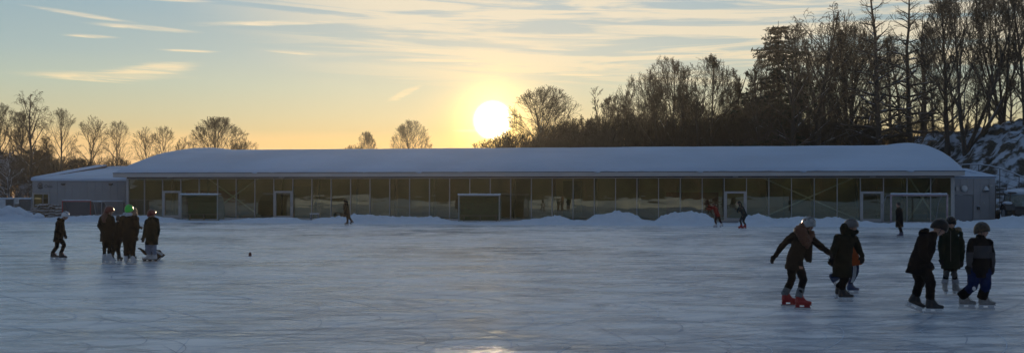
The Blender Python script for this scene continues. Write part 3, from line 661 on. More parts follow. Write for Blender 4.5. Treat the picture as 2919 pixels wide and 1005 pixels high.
# puck-sized thing on the ice
P = at(713, 729, 1.95*FPX/(729-hv(713))); q = MB(); q.tube([(0, 0, 0), (0, 0, .10)], [.05, .04], 14); q.ball((0, 0, .10), (.04, .04, .02)); o = q.obj('marker', mat('marker_red', (.10, .01, .015), .5), smooth=False); o.location = (P.x, P.y, 0.001); tag(o, 'tiny dark red marker lying alone on open ice right of the left group', 'marker')
# ------------------------------------------------------------------ trees
def tree_meshes(seed, H=15, kind='round'):
    r = random.Random(seed); tr = MB(); tw = MB(); lf = MB()
    P = dict(oak=dict(n0=24, start=.20, ang=(74, 14), len=.60, up=.045, lv=4, seg=4), round=dict(n0=20, start=.20, ang=(66, 14), len=.58, up=.05, lv=4, seg=4),
             tall=dict(n0=26, start=.14, ang=(54, 16), len=.46, up=.09, lv=4, seg=4),
             birch=dict(n0=22, start=.18, ang=(55, 24), len=.50, up=.02, lv=4, seg=4),
             bush=dict(n0=16, start=.05, ang=(58, 16), len=.66, up=.13, lv=3, seg=4),
             multi=dict(n0=17, start=.10, ang=(38, 14), len=.58, up=.08, lv=4, seg=5),
             larch=dict(n0=46, start=.20, ang=(88, 55), len=.26, up=.02, lv=3, seg=4))[kind]
    def path(p, d, L, n, wob, up):
        pts = [p]; 
        for i in range(n):
            d = (d+Vector((r.gauss(0, wob), r.gauss(0, wob), r.gauss(0, wob)+up))).normalized(); p = p+d*(L/n); pts.append(p)
        return pts, d
    ev = dict(round=(.60, .205, .41), oak=(.58, .33, .43), multi=(.60, .235, .42), tall=(.57, .165, .45), birch=(.60, .18, .42), bush=(.52, .46, .50)).get(kind)
    def reach(p, d):                 # distance along d to the crown's outer envelope
        if not ev: return 1e9
        sc3 = Vector((1/(ev[1]*H), 1/(ev[1]*H), 1/(ev[2]*H))); o = Vector((p.x*sc3.x, p.y*sc3.y, (p.z-ev[0]*H)*sc3.z)); e = Vector((d.x*sc3.x, d.y*sc3.y, d.z*sc3.z))
        A_ = e.dot(e); B_ = o.dot(e); C_ = o.dot(o)-1; D_ = B_*B_-A_*C_
        if D_ <= 0: return .12*H
        t = (-B_+math.sqrt(D_))/A_; return t if t > .03*H else .03*H
    def sub(p, d, L, rad, lv):
        L = min(L, reach(p, d)*r.uniform(.86, 1.06))
        n = P['seg'] if lv > 1 else 3
        droop = P['up'] if lv > 1 or kind != 'birch' else -.28
        pts, dd = path(p, d, L, n, .085 if lv > 1 else .11, droop)
        rs = [rad*(1-.75*i/n) for i in range(n+1)]
        (tr if rad > .035 else tw).tube(pts, [max(.0125, q) for q in rs], 5 if rad > .035 else 3, False)
        if lv == 0:
            if kind == 'multi' or r.random() < 0: pass
            return
        nb = ({3: 5, 2: 5, 1: 3} if kind in ('round', 'birch') else {3: 6, 2: 5, 1: 4} if kind in ('tall', 'multi') else {3: 7, 2: 6, 1: 4})[lv] if kind != 'larch' else {4: 4, 3: 5, 2: 5, 1: 3}[lv]
        for k in range(nb):
            t = (k+.6+r.uniform(-.3, .3))/nb*.85+.15; t = min(t, .99); i = int(t*n); q = pts[i].lerp(pts[i+1], t*n-i); ax = (pts[i+1]-pts[i]).normalized()
            side = ax.cross(Vector((r.gauss(0, 1), r.gauss(0, 1), r.gauss(0, 1)))).normalized(); an = R(r.uniform(20, 48))
            nd = (ax*math.cos(an)+side*math.sin(an)).normalized()
            sub(q, nd, L*r.uniform(.45, .75)*(1.15-.5*t), rad*(1-.7*t)*.55, lv-1)
    stems = 1 if kind not in ('bush', 'multi') else (7 if kind == 'bush' else 4)
    for s_ in range(stems):
        lean = Vector((r.gauss(0, .03), r.gauss(0, .03), 1)) if stems == 1 else Vector((r.gauss(0, .30), r.gauss(0, .3), 1))
        HH = H*(1 if s_ == 0 else r.uniform(.7, 1)); pts, d = path(Vector((0, 0, 0)), lean.normalized(), HH*(.96 if kind not in ('round', 'oak') else .80), 9, .045, .03 if stems == 1 else .10)
        r0 = H*.0165*(1 if stems == 1 else .62); rs = [r0*(1-.9*(i/9)**.9)+.02 for i in range(10)]; rs[0] *= 1.35
        tr.tube(pts, rs, 8, False)
        n0 = P['n0'] if stems == 1 else max(6, P['n0']//2+1)
        for k in range(n0):
            t = P['start']+(1-P['start'])*((k+r.random()*.7)/n0)**.92; t = min(t, .985); i = int(t*9); q = pts[i].lerp(pts[i+1], t*9-i)
            an = R(P['ang'][0]+(P['ang'][1]-P['ang'][0])*(t-P['start'])/(1-P['start'])+r.uniform(-8, 8)); ph = k*2.4+r.uniform(-.4, .4)
            nd = Vector((math.cos(ph)*math.sin(an), math.sin(ph)*math.sin(an), math.cos(an)))
            shape = (1-.55*t) if kind not in ('round', 'larch', 'oak') else (math.sin(math.pi*min(1, (t-.1)*.95))**.5*.9 if kind in ('round', 'oak') else (1.1-t))
            sub(q, nd, HH*P['len']*shape*r.uniform(.85, 1.1) if not ev or kind == 'bush' else min(H, reach(q, nd)*r.uniform(.9, 1.0)), r0*(1-.8*t)*.62, P['lv']-1)
    return tr, tw
def seeds_on(tw, seed, n, size):
    """clusters of dry seeds and leaves that still hang on the twig ends"""
    r = random.Random(seed); b = MB(); L = len(tw.v)
    zs = sorted(v[2] for v in tw.v); zc = zs[int(len(zs)*.35)]
    for _ in range(n):
        v = Vector(tw.v[r.randrange(L)])
        if v.z < zc: continue
        for k in range(3):
            c = v+Vector((r.gauss(0, .06), r.gauss(0, .06), r.gauss(0, .07))); a = Vector((r.gauss(0, 1), r.gauss(0, 1), r.gauss(0, 1))).normalized()*size; e = a.orthogonal().normalized()*size*.6
            b.add([c-a, c+e, c+a, c-e], [(0, 1, 2, 3)])
    return b
VAR = {}
def variant(key, seed, kind, H=15, seeds=0, bark=None, twig=None):
    tr, tw = tree_meshes(seed, H, kind)
    d = dict(H=max(v[2] for v in tr.v+tw.v), parts=[('trunk', tr.mesh('trunk', bark or BARK, True)), ('crown', tw.mesh('crown', twig or TWIG))])
    if seeds: d['parts'].append(('dry_leaves', seeds_on(tw, seed, seeds, .06).mesh('dry_leaves', SEED)))
    VAR[key] = d
def spruce(key, seed, H=18):
    r = random.Random(seed); tr = MB(); tw = MB(); tr.tube([(0, 0, 0), (0, 0, H*.5), (0, 0, H)], [.22, .13, .02], 8, False)
    z = H*.12
    while z < H*.985:
        f = 1-z/H; Lb = (.9+3.6*f**.8)*r.uniform(.55, 1.25)*(1+.2*math.sin(z*1.3)); nb = 7 if f > .1 else 4; ph0 = r.random()*6
        for k in range(nb):
            if r.random() < .25: continue
            a = ph0+k*2*math.pi/nb+r.uniform(-.3, .3); L = Lb*r.uniform(.45, 1.25); pts = []
            for i in range(6):
                t = i/5; pts.append(Vector((math.cos(a)*L*t, math.sin(a)*L*t, z+L*(.05*t-.34*t*t+.16*t**3)+.0)))
            tr.tube(pts, [.03*(1-t*.15)*max(.3, f) for t in range(6)], 4, False)
            n = int(18+60*L/3)
            for _ in range(n):
                t = r.random()**.7; i = min(4, int(t*5)); c = pts[i].lerp(pts[i+1], t*5-i); c = c+Vector((r.gauss(0, .09+.13*(1-abs(t-.5))), r.gauss(0, .09+.13*(1-abs(t-.5))), -abs(r.gauss(0, .13))))
                dd = Vector((math.cos(a)+r.gauss(0, .6), math.sin(a)+r.gauss(0, .6), r.gauss(-.35, .35))).normalized()*r.uniform(.14, .32); e = dd.cross(Vector((r.gauss(0, .5), r.gauss(0, .5), 1))).normalized()*.075
                tw.add([c-dd, c+e, c+dd, c-e], [(0, 1, 2, 3)])
        z += r.uniform(.30, .5)
    VAR[key] = dict(H=H, parts=[('trunk', tr.mesh('trunk', BARK)), ('crown', tw.mesh('crown', NEEDLE))])
variant('round1', 11, 'round'); variant('round2', 12, 'round'); variant('tall1', 21, 'tall'); variant('tall2', 22, 'tall', seeds=1600); variant('tall3', 23, 'tall')
variant('birch1', 31, 'birch', bark=BARK); variant('bush1', 41, 'bush', H=7); variant('bush2', 42, 'bush', H=7, seeds=900); variant('multi1', 51, 'multi'); variant('multi2', 52, 'multi', seeds=1800)
variant('larch1', 61, 'larch', H=20); variant('snowtree', 71, 'round', H=11, bark=BARKW, twig=snowy('snowy_twigs', (.06, .05, .04), .0, .5, .9, snow=(.62, .66, .72), amt=(.36, .5)))
variant('oak1', 75, 'oak', seeds=1500); variant('dome1', 76, 'oak')
spruce('spruce1', 5)
def tree(key, u, vtop, Y, label, name='bare_tree', cat='tree', group=None, wide=1.0, rz=None, base=None):
    d = VAR[key]; X = (u-CX)/FPX*Y; zb = (hill(X, Y) if base is None else base)-.05; H = (at(u, vtop, Y).z-zb)*(1.06 if key in ('round1', 'round2', 'dome1', 'oak1') else 1)
    T = thing(name, label, cat, (X, Y, zb), rz if rz is not None else (u*.37+Y) % 6.28, group); s = H/d['H']; T.scale = (s*wide, s*wide, s)
    for pn, me in d['parts']:
        o = bpy.data.objects.new(pn, me); C.objects.link(o); o.parent = T
    return T
G_L = 'bare trees beyond the annex on the left'
left_trees = [
    ('tall1', -25, 300, 108, 'bare tree cut by the left edge of the photo'), ('tall3', 18, 292, 104, 'dense bare tree just inside the left edge'),
    ('birch1', 88, 252, 112, 'tall birch with fine drooping twigs, tallest of the left trees'), ('tall1', 58, 310, 118, 'slim bare tree crowded against the left side of the birch'),
    ('round1', 172, 322, 116, 'round bare tree directly right of the tall birch'), ('round2', 262, 341, 122, 'bare tree in the left row, second after the birch'),
    ('round1', 336, 356, 120, 'bare tree standing above the annex ridge behind the flue'), ('round2', 414, 372, 132, 'smaller bare tree over the left roof corner, left one of the pair'),
    ('round1', 466, 370, 134, 'smaller bare tree over the left roof corner, right one of the pair'), ('tall3', 128, 385, 112, 'low slender bare tree between the birch and the round tree'),
    ('round2', 530, 398, 138, 'small tree half hidden behind the roof left of the oak')]
for k, u, v, Y, lab in left_trees: tree(k, u, v, Y, lab, 'birch' if 'birch1' == k else 'bare_tree', group=G_L, wide=1.0 if k != 'round1' else .95)
tree('snowtree', 22, 430, 92, 'snow-laden tree with pale bent branches beside the annex end wall', wide=1.5)
tree('snowtree', 80, 520, 90, 'low snow-covered branches hanging over the board fence', name='bush', cat='bush', wide=2.0, rz=2)
tree('oak1', 622, 345, 118, 'broad crowned tree rising above the pavilion roof left of centre', 'oak_tree', wide=1.15)
tree('round2', 703, 400, 130, 'low bare tree just right of the broad crowned tree', wide=1.2)
tree('oak1', 1043, 384, 205, 'small round tree peeping over the roof, left of the two near the middle', wide=.55)
tree('bush1', 1012, 412, 205, 'tiny bush beside the small round tree over the roof', 'bush', 'bush')
tree('dome1', 1172, 352, 175, 'round bare tree alone over the roof left of the sun', wide=.8)
r = random.Random(77)
for i in range(13):
    u = -20+i*42+r.uniform(-10, 10); tree(r.choice(['bush1', 'bush2']), u, 462+r.uniform(-22, 14)-(20 if u < 120 else 0)+max(0, (u-330)*.12), 126+r.uniform(-6, 8), 'dark leafless shrub in the thicket under the left row of trees', 'shrub', 'shrub', 'shrubs under the left trees', wide=1.25)
# right wood
right_main = [
    ('bush1', 1412, 386, 122, 'low bare shrub touching the sun glow above the roof', 'shrub'), ('bush1', 1452, 372, 124, 'bare shrub left of the domed tree by the sun', 'shrub'),
    ('dome1', 1558, 262, 128, 'domed bare tree right of the sun', 'bare_tree'), ('bush2', 1655, 330, 126, 'thick shrubby tree between the domed tree and the wood', 'shrub'),
    ('multi2', 1752, 268, 122, 'many-stemmed tree at the left end of the wood', 'bare_tree'), ('multi2', 1902, 158, 120, 'tall many-stemmed tree with seed clusters, left of a similar one', 'bare_tree'),
    ('multi2', 2018, 154, 119, 'tall many-stemmed tree with seed clusters, nearest left of the gap', 'bare_tree'), ('multi1', 1825, 205, 123, 'many-stemmed tree with thin top in front of the wood edge', 'bare_tree'),
    ('tall3', 2095, 222, 122, 'lower bare tree in the gap left of the spruce', 'bare_tree'), ('spruce1', 2218, 60, 116, 'dark spruce with clumped top at the left end of the tall wood', 'spruce_tree'),
    ('tall3', 2180, 150, 113, 'bare tree with fine limbs reaching in front of the left side of the spruce', 'bare_tree'), ('round1', 2262, 105, 112, 'bare tree overlapping the right side of the spruce', 'bare_tree'),
    ('birch1', 2318, 8, 114, 'tall fine-twigged tree directly right of the spruce', 'bare_tree'), ('multi1', 2400, 30, 118, 'tall tree with ascending limbs between birch and larch', 'bare_tree'),
    ('larch1', 2505, -60, 112, 'larch with level tiers of branches at its top, left one of the two', 'larch_tree'), ('larch1', 2600, -50, 116, 'larch right of its twin with a more slender top', 'larch_tree'),
    ('multi1', 2752, -90, 104, 'big tree forking into steep limbs on the crest of the slope', 'bare_tree'), ('tall1', 2700, -20, 108, 'straight dark-trunked tree left of the forking tree on the slope', 'bare_tree'),
    ('multi1', 2860, -70, 106, 'forking tree on the slope near the right edge', 'bare_tree'), ('tall3', 2925, -60, 102, 'tall bare tree cut by the right edge', 'bare_tree'),
    ('round2', 2820, 120, 116, 'spreading lower tree behind the forking trees on the slope', 'bare_tree')]
for k, u, v, Y, lab, nm in right_main: tree(k, u, v, Y, lab, nm, 'shrub' if nm == 'shrub' else 'tree', 'trees of the wood behind the pavilion', wide={'dome1': 1.15, 'round1': 1.3, 'spruce1': 1.05, 'bush1': 1.1}.get(k, 1.0))
fill = [(1540, 350), (1580, 360), (1650, 350), (1730, 345), (1830, 330), (1500, 372), (1610, 345), (1700, 330), (1790, 300), (1860, 285), (1950, 270), (2060, 275), (2130, 262), (2175, 220), (2260, 150), (2290, 200), (2350, 120), (2370, 190), (2440, 90), (2475, 130), (2540, 90), (2570, 110), (2640, 80), (2660, 140), (2720, 150), (2420, 60), (2630, 20), (2780, 160), (2880, 150)]
for i, (u, v) in enumerate(fill):
    tree((['tall1', 'tall2', 'multi2', 'tall3', 'round2'] if u < 2250 else ['tall1', 'birch1', 'tall3', 'round2', 'tall3'])[i % 5], u, v, 132+(i*7 % 17), 'bare tree crowded in the back rows of the wood', group='back rows of the wood')
for i in range(46):
    u = 1500+i*30.5+r.uniform(-14, 14); v = (395-(u-1500)*.14 if u < 2200 else 345)+r.uniform(-35, 25)
    tree(['bush1', 'bush2'][i % 2], u, v, 121+r.uniform(-4, 12), 'leafless shrub in the undergrowth along the wood', 'shrub', 'shrub', 'undergrowth of the wood', wide=.9)
for i in range(14):
    X = 40+i*1.1+r.uniform(-.4, .4); Y = 88+r.uniform(-4, 8); u = CX+FPX*X/Y; b_ = hill(X, Y); v = hv(u)-(b_+r.uniform(.7, 1.7)-CAMH)/Y*FPX
    tree('bush1', u, v, Y, 'small twiggy bush poking out of the snowy slope', 'bush', 'bush', 'bushes on the snowy slope', wide=1.2)
# trees on the near side of the rink, seen only as reflections in the glass
for i in range(16):
    X = -75+i*10+r.uniform(-3, 3); Y = -26-r.uniform(0, 22); d = VAR[['tall1', 'round1', 'multi1', 'tall3'][i % 4]]
    T = thing('bare_tree', 'bare tree behind the photographer, mirrored in the glass front', 'tree', (X, Y, -.05), i*1.3, 'trees behind the photographer'); s = r.uniform(10, 15)/d['H']; T.scale = (s*1.2, s*1.2, s)
    for pn, me in d['parts'][:2]: o = bpy.data.objects.new(pn, me); C.objects.link(o); o.parent = T
# ------------------------------------------------------------------ people
CLOTH = {}
def cloth(name, col, rough=.85, var=.25):
    if name not in CLOTH: CLOTH[name] = mat(name, col, rough, var=var, vs=14, bump=.004, bs=60, spec=.08)
    return CLOTH[name]
SKIN = mat('skin', (.42, .24, .17), .55, var=.08, vs=8); BLADE = mat('steel_blade', (.55, .57, .60), .25, metal=.9); WHITEPL = mat('white_plastic', (.62, .63, .64), .4)
LACE = mat('laces', (.6, .6, .6), .7)
def frame_of(fwd, up=(0, 0, 1)):
    f = Vector(fwd).normalized(); u = Vector(up); u = (u-f*f.dot(u)).normalized(); s = f.cross(u)      # columns: forward, left(-side), up
    return Matrix((f, -s, u)).transposed()
def head_part(b, c, fr, s):
    def L(x, y, z): return c+fr @ Vector((x, y, z))*s
    b.ball(L(0, 0, .02), Vector((.098, .078, .105))*s, 16, 12, fr); b.ball(L(.03, 0, -.045), Vector((.062, .056, .07))*s, 14, 10, fr)
    b.ball(L(.062, 0, -.085), Vector((.026, .028, .022))*s, 10, 8, fr); b.caps(L(.095, 0, .012), L(.108, 0, -.02), .011*s, .016*s, 8)
    b.ball(L(.08, 0, .03), Vector((.02, .055, .012))*s, 10, 8, fr); b.ball(L(.086, 0, -.058), Vector((.014, .026, .009))*s, 10, 8, fr)
    for sy in (-1, 1): b.ball(L(-.005, sy*.08, -.005), Vector((.02, .012, .032))*s, 8, 8, fr); b.ball(L(.06, sy*.045, -.02), Vector((.03, .025, .03))*s, 8, 8, fr)
def glove_shape(b, w, d, up, s=1.0, curl=.35, flip=1):
    """palm, four fingers of different lengths and a thumb leaving the side of the palm"""
    f = Vector(d).normalized(); u = Vector(up); u = (u-f*f.dot(u)).normalized(); sd_ = f.cross(u)*flip
    w = Vector(w); pc = w+f*.045*s
    for k in (-1, 0, 1): b.caps(w+sd_*k*.014*s, pc+sd_*k*.026*s+f*.03*s, .019*s, .017*s, 8)
    for k, Lf in ((-1.5, .055), (-.5, .068), (.5, .072), (1.5, .062)):
        p0 = pc+sd_*k*.0195*s+f*.035*s; d1 = (f*math.cos(curl)-u*math.sin(curl)); d2 = (f*math.cos(curl*2.4)-u*math.sin(curl*2.4))
        p1 = p0+d1*Lf*.5*s; p2 = p1+d2*Lf*.55*s; b.chain([p0, p1, p2], [.0105*s, .0098*s, .008*s], 7)
    t0 = w+f*.02*s+sd_*.025*s; t1 = t0+(f*.6+sd_*.75-u*.15).normalized()*.035*s; t2 = t1+(f*.95+sd_*.2-u*.3).normalized()*.028*s; b.chain([t0, t1, t2], [.015*s, .0125*s, .0105*s], 7)
def skate(T, base, yaw, pitch, s, boot, blade_m, shaft=.20, roll=0, figure=False, vox=.010, lace=None, cuff=None):
    """one skate: boot with blade holder, runner and laces; returns the ankle"""
    Mx = Matrix.Translation(base) @ Matrix.Rotation(R(yaw), 4, 'Z') @ Matrix.Rotation(R(-pitch), 4, 'Y') @ Matrix.Rotation(R(roll), 4, 'X') @ Matrix.Scale(s, 4)
    def P(x, y, z): return Mx @ Vector((x, y, z))
    b = MB(); b.caps(P(-.03, 0, .115), P(.12, 0, .105), .045*s, .042*s, 10); b.ball(P(.155, 0, .108), Vector((.045, .04, .032))*s, 10, 8)
    b.caps(P(-.04, 0, .12), P(-.02, 0, shaft+.04), .05*s, .055*s, 10); b.caps(P(-.02, 0, shaft+.05), P(.09, 0, .125), .04*s, .03*s, 10); b.caps(P(.03, 0, .16), P(.0, 0, shaft+.05), .045*s, .05*s, 10)
    bo = b.skin('skate', boot, T, voxel=vox*s, smooth=2)
    h = MB(); hw = .018
    def slab(x0, x1, z0, z1, w, b_=None):
        (b_ or h).add([P(x, y, z) for (x, y, z) in ((x0, -w, z0), (x1, -w, z0), (x1, w, z0), (x0, w, z0), (x0, -w, z1), (x1, -w, z1), (x1, w, z1), (x0, w, z1))], [(0, 3, 2, 1), (4, 5, 6, 7), (0, 1, 5, 4), (1, 2, 6, 5), (2, 3, 7, 6), (3, 0, 4, 7)])
    slab(-.085, .19, .066, .082, .036); slab(-.08, -.01, .030, .068, hw); slab(.07, .165, .030, .068, hw); slab(-.085, .175, .022, .034, .010)
    h.obj('blade_holder', blade_m, bo)
    r_ = MB(); slab(-.10, .185, .0, .024, .0035, r_); r_.obj('runner', BLADE, bo)
    if lace:
        l = MB()
        for k in range(5): t = k/4; c0 = (.115-.10*t, .135+.085*t); l.tube([P(c0[0]+.012, -.028, c0[1]+.016), P(c0[0]+.02, 0, c0[1]+.03), P(c0[0]+.012, .028, c0[1]+.016)], .006*s, 5)
        l.obj('laces', lace, bo)
    return P(-.015, 0, shaft+.04)
def helmet_shape(T, c, fr, s, m, vents=True, visor=False, name='helmet'):
    V = []; Fc = []; nu, nv = 20, 9
    for j in range(nv+1):
        for i in range(nu):
            a = 2*math.pi*i/nu; t = (math.pi*.5)*j/nv*(1.22-.16*math.cos(a)); x = math.cos(a)*math.sin(t); y = math.sin(a)*math.sin(t); z = math.cos(t)
            low = .0 if x > 0 else -.03*abs(x)
            rib = 1+.03*math.cos(a*8)*math.sin(t)
            V.append(c+fr @ Vector((x*.118*rib, y*.098*rib, z*.122+.022+(low if j > nv-3 else 0)))*s)
    for j in range(nv):
        for i in range(nu): Fc.append((j*nu+i, j*nu+(i+1) % nu, (j+1)*nu+(i+1) % nu, (j+1)*nu+i))
    q = MB(); q.add(V, Fc); o = q.obj(name, m, T, smooth=True); md = o.modifiers.new('s', 'SOLIDIFY'); md.thickness = .014*s; md.offset = -1
    if vents:
        v_ = MB()
        for k in (-2, -1, 0, 1, 2):
            pts = []
            for i in range(5):
                t = R(-48+i*24); z = math.cos(t)*math.cos(k*.33); pts.append(c+fr @ Vector((math.sin(t)*.125, math.sin(k*.36)*.104*math.cos(t*.5), z*.124+.024))*s)
            v_.tube(pts, [.004*s, .012*s, .013*s, .012*s, .004*s], 6)
        v_.obj('vents', DARK, o)
    st = MB()
    for sy in (-1, 1): st.tube([c+fr @ Vector((.02, sy*.088, .0))*s, c+fr @ Vector((.035, sy*.06, -.08))*s, c+fr @ Vector((.05, 0, -.115))*s], .006*s, 5)
    st.obj('chin_strap', DARK, o)
    return o
def person(label, zoom, Y, head, face, neck, chest, pelvis, arms, hips, knees, feet, jacket, trousers, boot, holder, helmet=None, s=.95, hem=0, hemr=.2, hood=None, hair=None,
           tr=1.0, vox=.013, glove=None, shaft=.20, jr=1.0, lace=None, extras=None, upv=(0, 0, 1), sides=None, wrk=.012, seed=1, face_detail=False, shsk=None, vents=True, group=None, cuff=None):
    ox, oy, sc_ = zoom
    def W_(p, dz=0):
        if len(p) == 3: dz = p[2]
        return at(ox+p[0]/sc_, oy+p[1]/sc_, Y+dz)
    fb = []
    for (fx, fdz, yaw, pitch, lift, *rr) in feet:
        u = ox+fx/sc_; yy = Y+fdz; fb.append((Vector(((u-CX)/FPX*yy, yy, lift+.008)), yaw, pitch, rr[0] if rr else 0))
    base = Vector((sum(f[0].x for f in fb)/len(fb), sum(f[0].y for f in fb)/len(fb), 0))
    T = thing('person', label, 'person', base, 0, group)
    def L(p): return W_(p)-base
    hd, nk, ch, pv = L(head), L(neck), L(chest), L(pelvis)
    fr = frame_of(face, upv)
    jr *= .92; tr *= .92
    ankles = [skate(T, f[0]-base, f[1], f[2], s, boot, holder, shaft, f[3], vox=max(.010, vox*.8), lace=lace) for f in fb]
    for i, an_ in enumerate(ankles):
        if cuff:
            kk = L(knees[i]); dd = (kk-an_).normalized(); q = MB(); cm, cr_, ch_ = cuff; q.tube([an_-dd*.05, an_+dd*(ch_+.02)], [cr_*s*1.08, cr_*s], 18); q.skin('leg_cuff', cm, T, voxel=.010, smooth=2, wrinkle=.006)
    # continuous body
    b = MB(); head_part(b, hd, fr, s*.96)
    b.caps(nk, hd-Vector((0, 0, .06*s)), .055*s, .05*s); b.chain([nk, ch, pv], [.06*s, .115*s, .11*s]); mid = ch.lerp(pv, .5)
    sh = [L(a[0]) for a in arms]
    b.caps(sh[0], sh[1], .055*s, .055*s)
    for i, a in enumerate(arms):
        pts = [sh[i], L(a[1]), L(a[2])]; b.chain(pts, [.046*s, .034*s, .024*s]); 
    hp = [L(h_) for h_ in hips]; kn = [L(k_) for k_ in knees]
    for i in range(len(hips)):
        b.chain([hp[i], kn[i], ankles[i]], [.070*s, .046*s, .034*s]); b.caps(pv, hp[i], .09*s, .074*s)
    for i, a in enumerate(arms):
        w = L(a[2]); hdn = L(a[3]); b.caps(w, w.lerp(hdn, .6), .024*s, .02*s, 8)
    b.skin('body', SKIN, T, voxel=vox, smooth=2)
    # trousers
    if trousers:
        q = MB(); q.caps(pv+Vector((0, 0, .04)), pv, .135*s*tr, .135*s*tr)
        for i in range(len(hips)):
            q.caps(pv, hp[i], .12*s*tr, .105*s*tr); q.chain([hp[i], kn[i]], [.108*s*tr, .078*s*tr]); lo = kn[i].lerp(ankles[i], .96); q.caps(kn[i], lo, .078*s*tr, .066*s*tr)
        q.skin('trousers', trousers, T, voxel=vox, smooth=3, wrinkle=wrk, seed=seed, wscale=11)
    # jacket
    q = MB(); q.chain([nk-Vector((0, 0, .03*s)), ch], [.085*s*jr, .155*s*jr]); q.ball(ch, .158*s*jr)
    q.caps(sh[0].lerp(ch, .25), sh[1].lerp(ch, .25), .09*s*jr, .09*s*jr)
    hv_ = Vector(hem) if hasattr(hem, '__len__') else Vector((0, 0, -hem)); td = ((pv-ch).normalized()*.45+Vector((0, 0, -.55))).normalized()
    hb = pv+hv_+td*(.13*s); q.tube([ch+(ch-pv).normalized()*.02, ch.lerp(pv, .5), pv, hb.lerp(hb-td*.03, 1), hb], [.15*s*jr, .150*s*jr, .158*s*jr, max(hemr*.93, .155)*s, max(hemr*.93, .155)*s*1.02], 20)
    for i, a in enumerate(arms):
        pts = [sh[i], L(a[1]), L(a[1]).lerp(L(a[2]), .97)]; q.chain(pts, [.078*s*jr, .062*s*jr, .048*s])
    q.tube([nk-Vector((0, 0, .02)), nk+Vector((0, 0, .045*s))], [.085*s, .075*s], 14)
    jk = q.skin('jacket', jacket, T, voxel=vox, smooth=3, wrinkle=wrk*.9, seed=seed+5, wscale=8)
    gm = glove or cloth('black_glove', (.02, .02, .022))
    for i, a in enumerate(arms):
        w = L(a[2]); h_ = L(a[3]); q = MB(); q.caps(w+(w-h_)*.25, w, .034*s, .03*s, 8); glove_shape(q, w, h_-w, (0, -.6 if i else .6, .6), s*1.12, .4, 1 if i else -1)
        q.skin('glove', gm, T, voxel=.0075 if vox < .016 else .012, smooth=1)
    if hair:
        q = MB(); hm_, pts, rs = hair
        q.ball(hd+fr @ Vector((-.02, 0, .035))*s, Vector((.105, .092, .10))*s, 14, 10, fr)
        if pts: q.chain([L(p_) for p_ in pts], rs)
        q.skin('hair', hm_, T, voxel=vox, smooth=1, wrinkle=.016, seed=seed+9, wscale=18)
    if hood:
        q = MB(); hm_, pts, rs = hood; q.chain([L(p_) for p_ in pts], rs); q.skin('hood', hm_, T, voxel=vox, smooth=2, wrinkle=.012, seed=seed+3, wscale=16)
    if helmet: helmet_shape(T, hd+Vector((0, 0, .004)), fr, s*1.0, helmet, vents=vents)
    if face_detail:
        for sy in (-1, 1):
            q = MB(); q.ball(hd+fr @ Vector((.090, sy*.031, .008))*s, Vector((.006, .014, .007))*s, 8, 6, fr); q.obj('eye', DARK, T)
        q = MB(); q.ball(hd+fr @ Vector((.099, 0, -.058))*s, Vector((.006, .022, .005))*s, 8, 6, fr); q.obj('mouth', mat('lips', (.25, .09, .08), .5), T)
    if extras: extras(T, L, s, fr)
    return T
ZB = (2180, 590, 2.8625); ZC = (2540, 590, 2.8625); ZA = (120, 560, 4.03); ZD = (1960, 530, 5.914); ZE = (2480, 440, 3.695); ZF = (900, 320, 2.464)
BLK = cloth('black_cloth', (.006, .006, .007)); BLK2 = cloth('black_softshell', (.008, .008, .009)); BRN = cloth('brown_black_cloth', (.020, .014, .011)); OLV = cloth('dark_olive_cloth', (.012, .014, .010))
GRN = cloth('dark_green_cloth', (.008, .015, .010)); BLU = cloth('navy_blue_cloth', (.008, .020, .070)); GRY = cloth('grey_sweatpants', (.20, .23, .30)); HAIRB = mat('auburn_hair', (.11, .034, .012), .5, var=.4, vs=30, bump=.01, bs=60, stretch=(8, 8, 1))
HAIRD = mat('dark_hair', (.03, .02, .015), .5); REDP = mat('red_plastic_skate', (.30, .010, .014), .4); BOOTK = mat('black_boot', (.02, .02, .022), .5); BOOTW = mat('white_boot', (.50, .49, .50), .5, var=.1); BOOTG = mat('grey_boot', (.22, .21, .20), .55, var=.3, vs=20); BOOTB = mat('blue_boot', (.03, .05, .11), .5)
HSIL = mat('silver_speckled_helmet', (.26, .27, .27), .3, var=.5, vs=14); HGRY = mat('grey_helmet', (.09, .09, .09), .35, var=.35, vs=9); HBLK = mat('black_helmet', (.008, .008, .010), .3, spec=.2); HCAM = mat('camouflage_helmet', (.055, .038, .022), .35, var=.9, vs=16, spec=.35)
HWHT = mat('white_helmet', (.62, .63, .66), .3); HRED = mat('red_helmet', (.15, .012, .010), .3); HGRN = mat('green_helmet', (.03, .62, .06), .35)
HGRN.node_tree.nodes['Principled BSDF'].inputs['Subsurface Weight'].default_value = 0
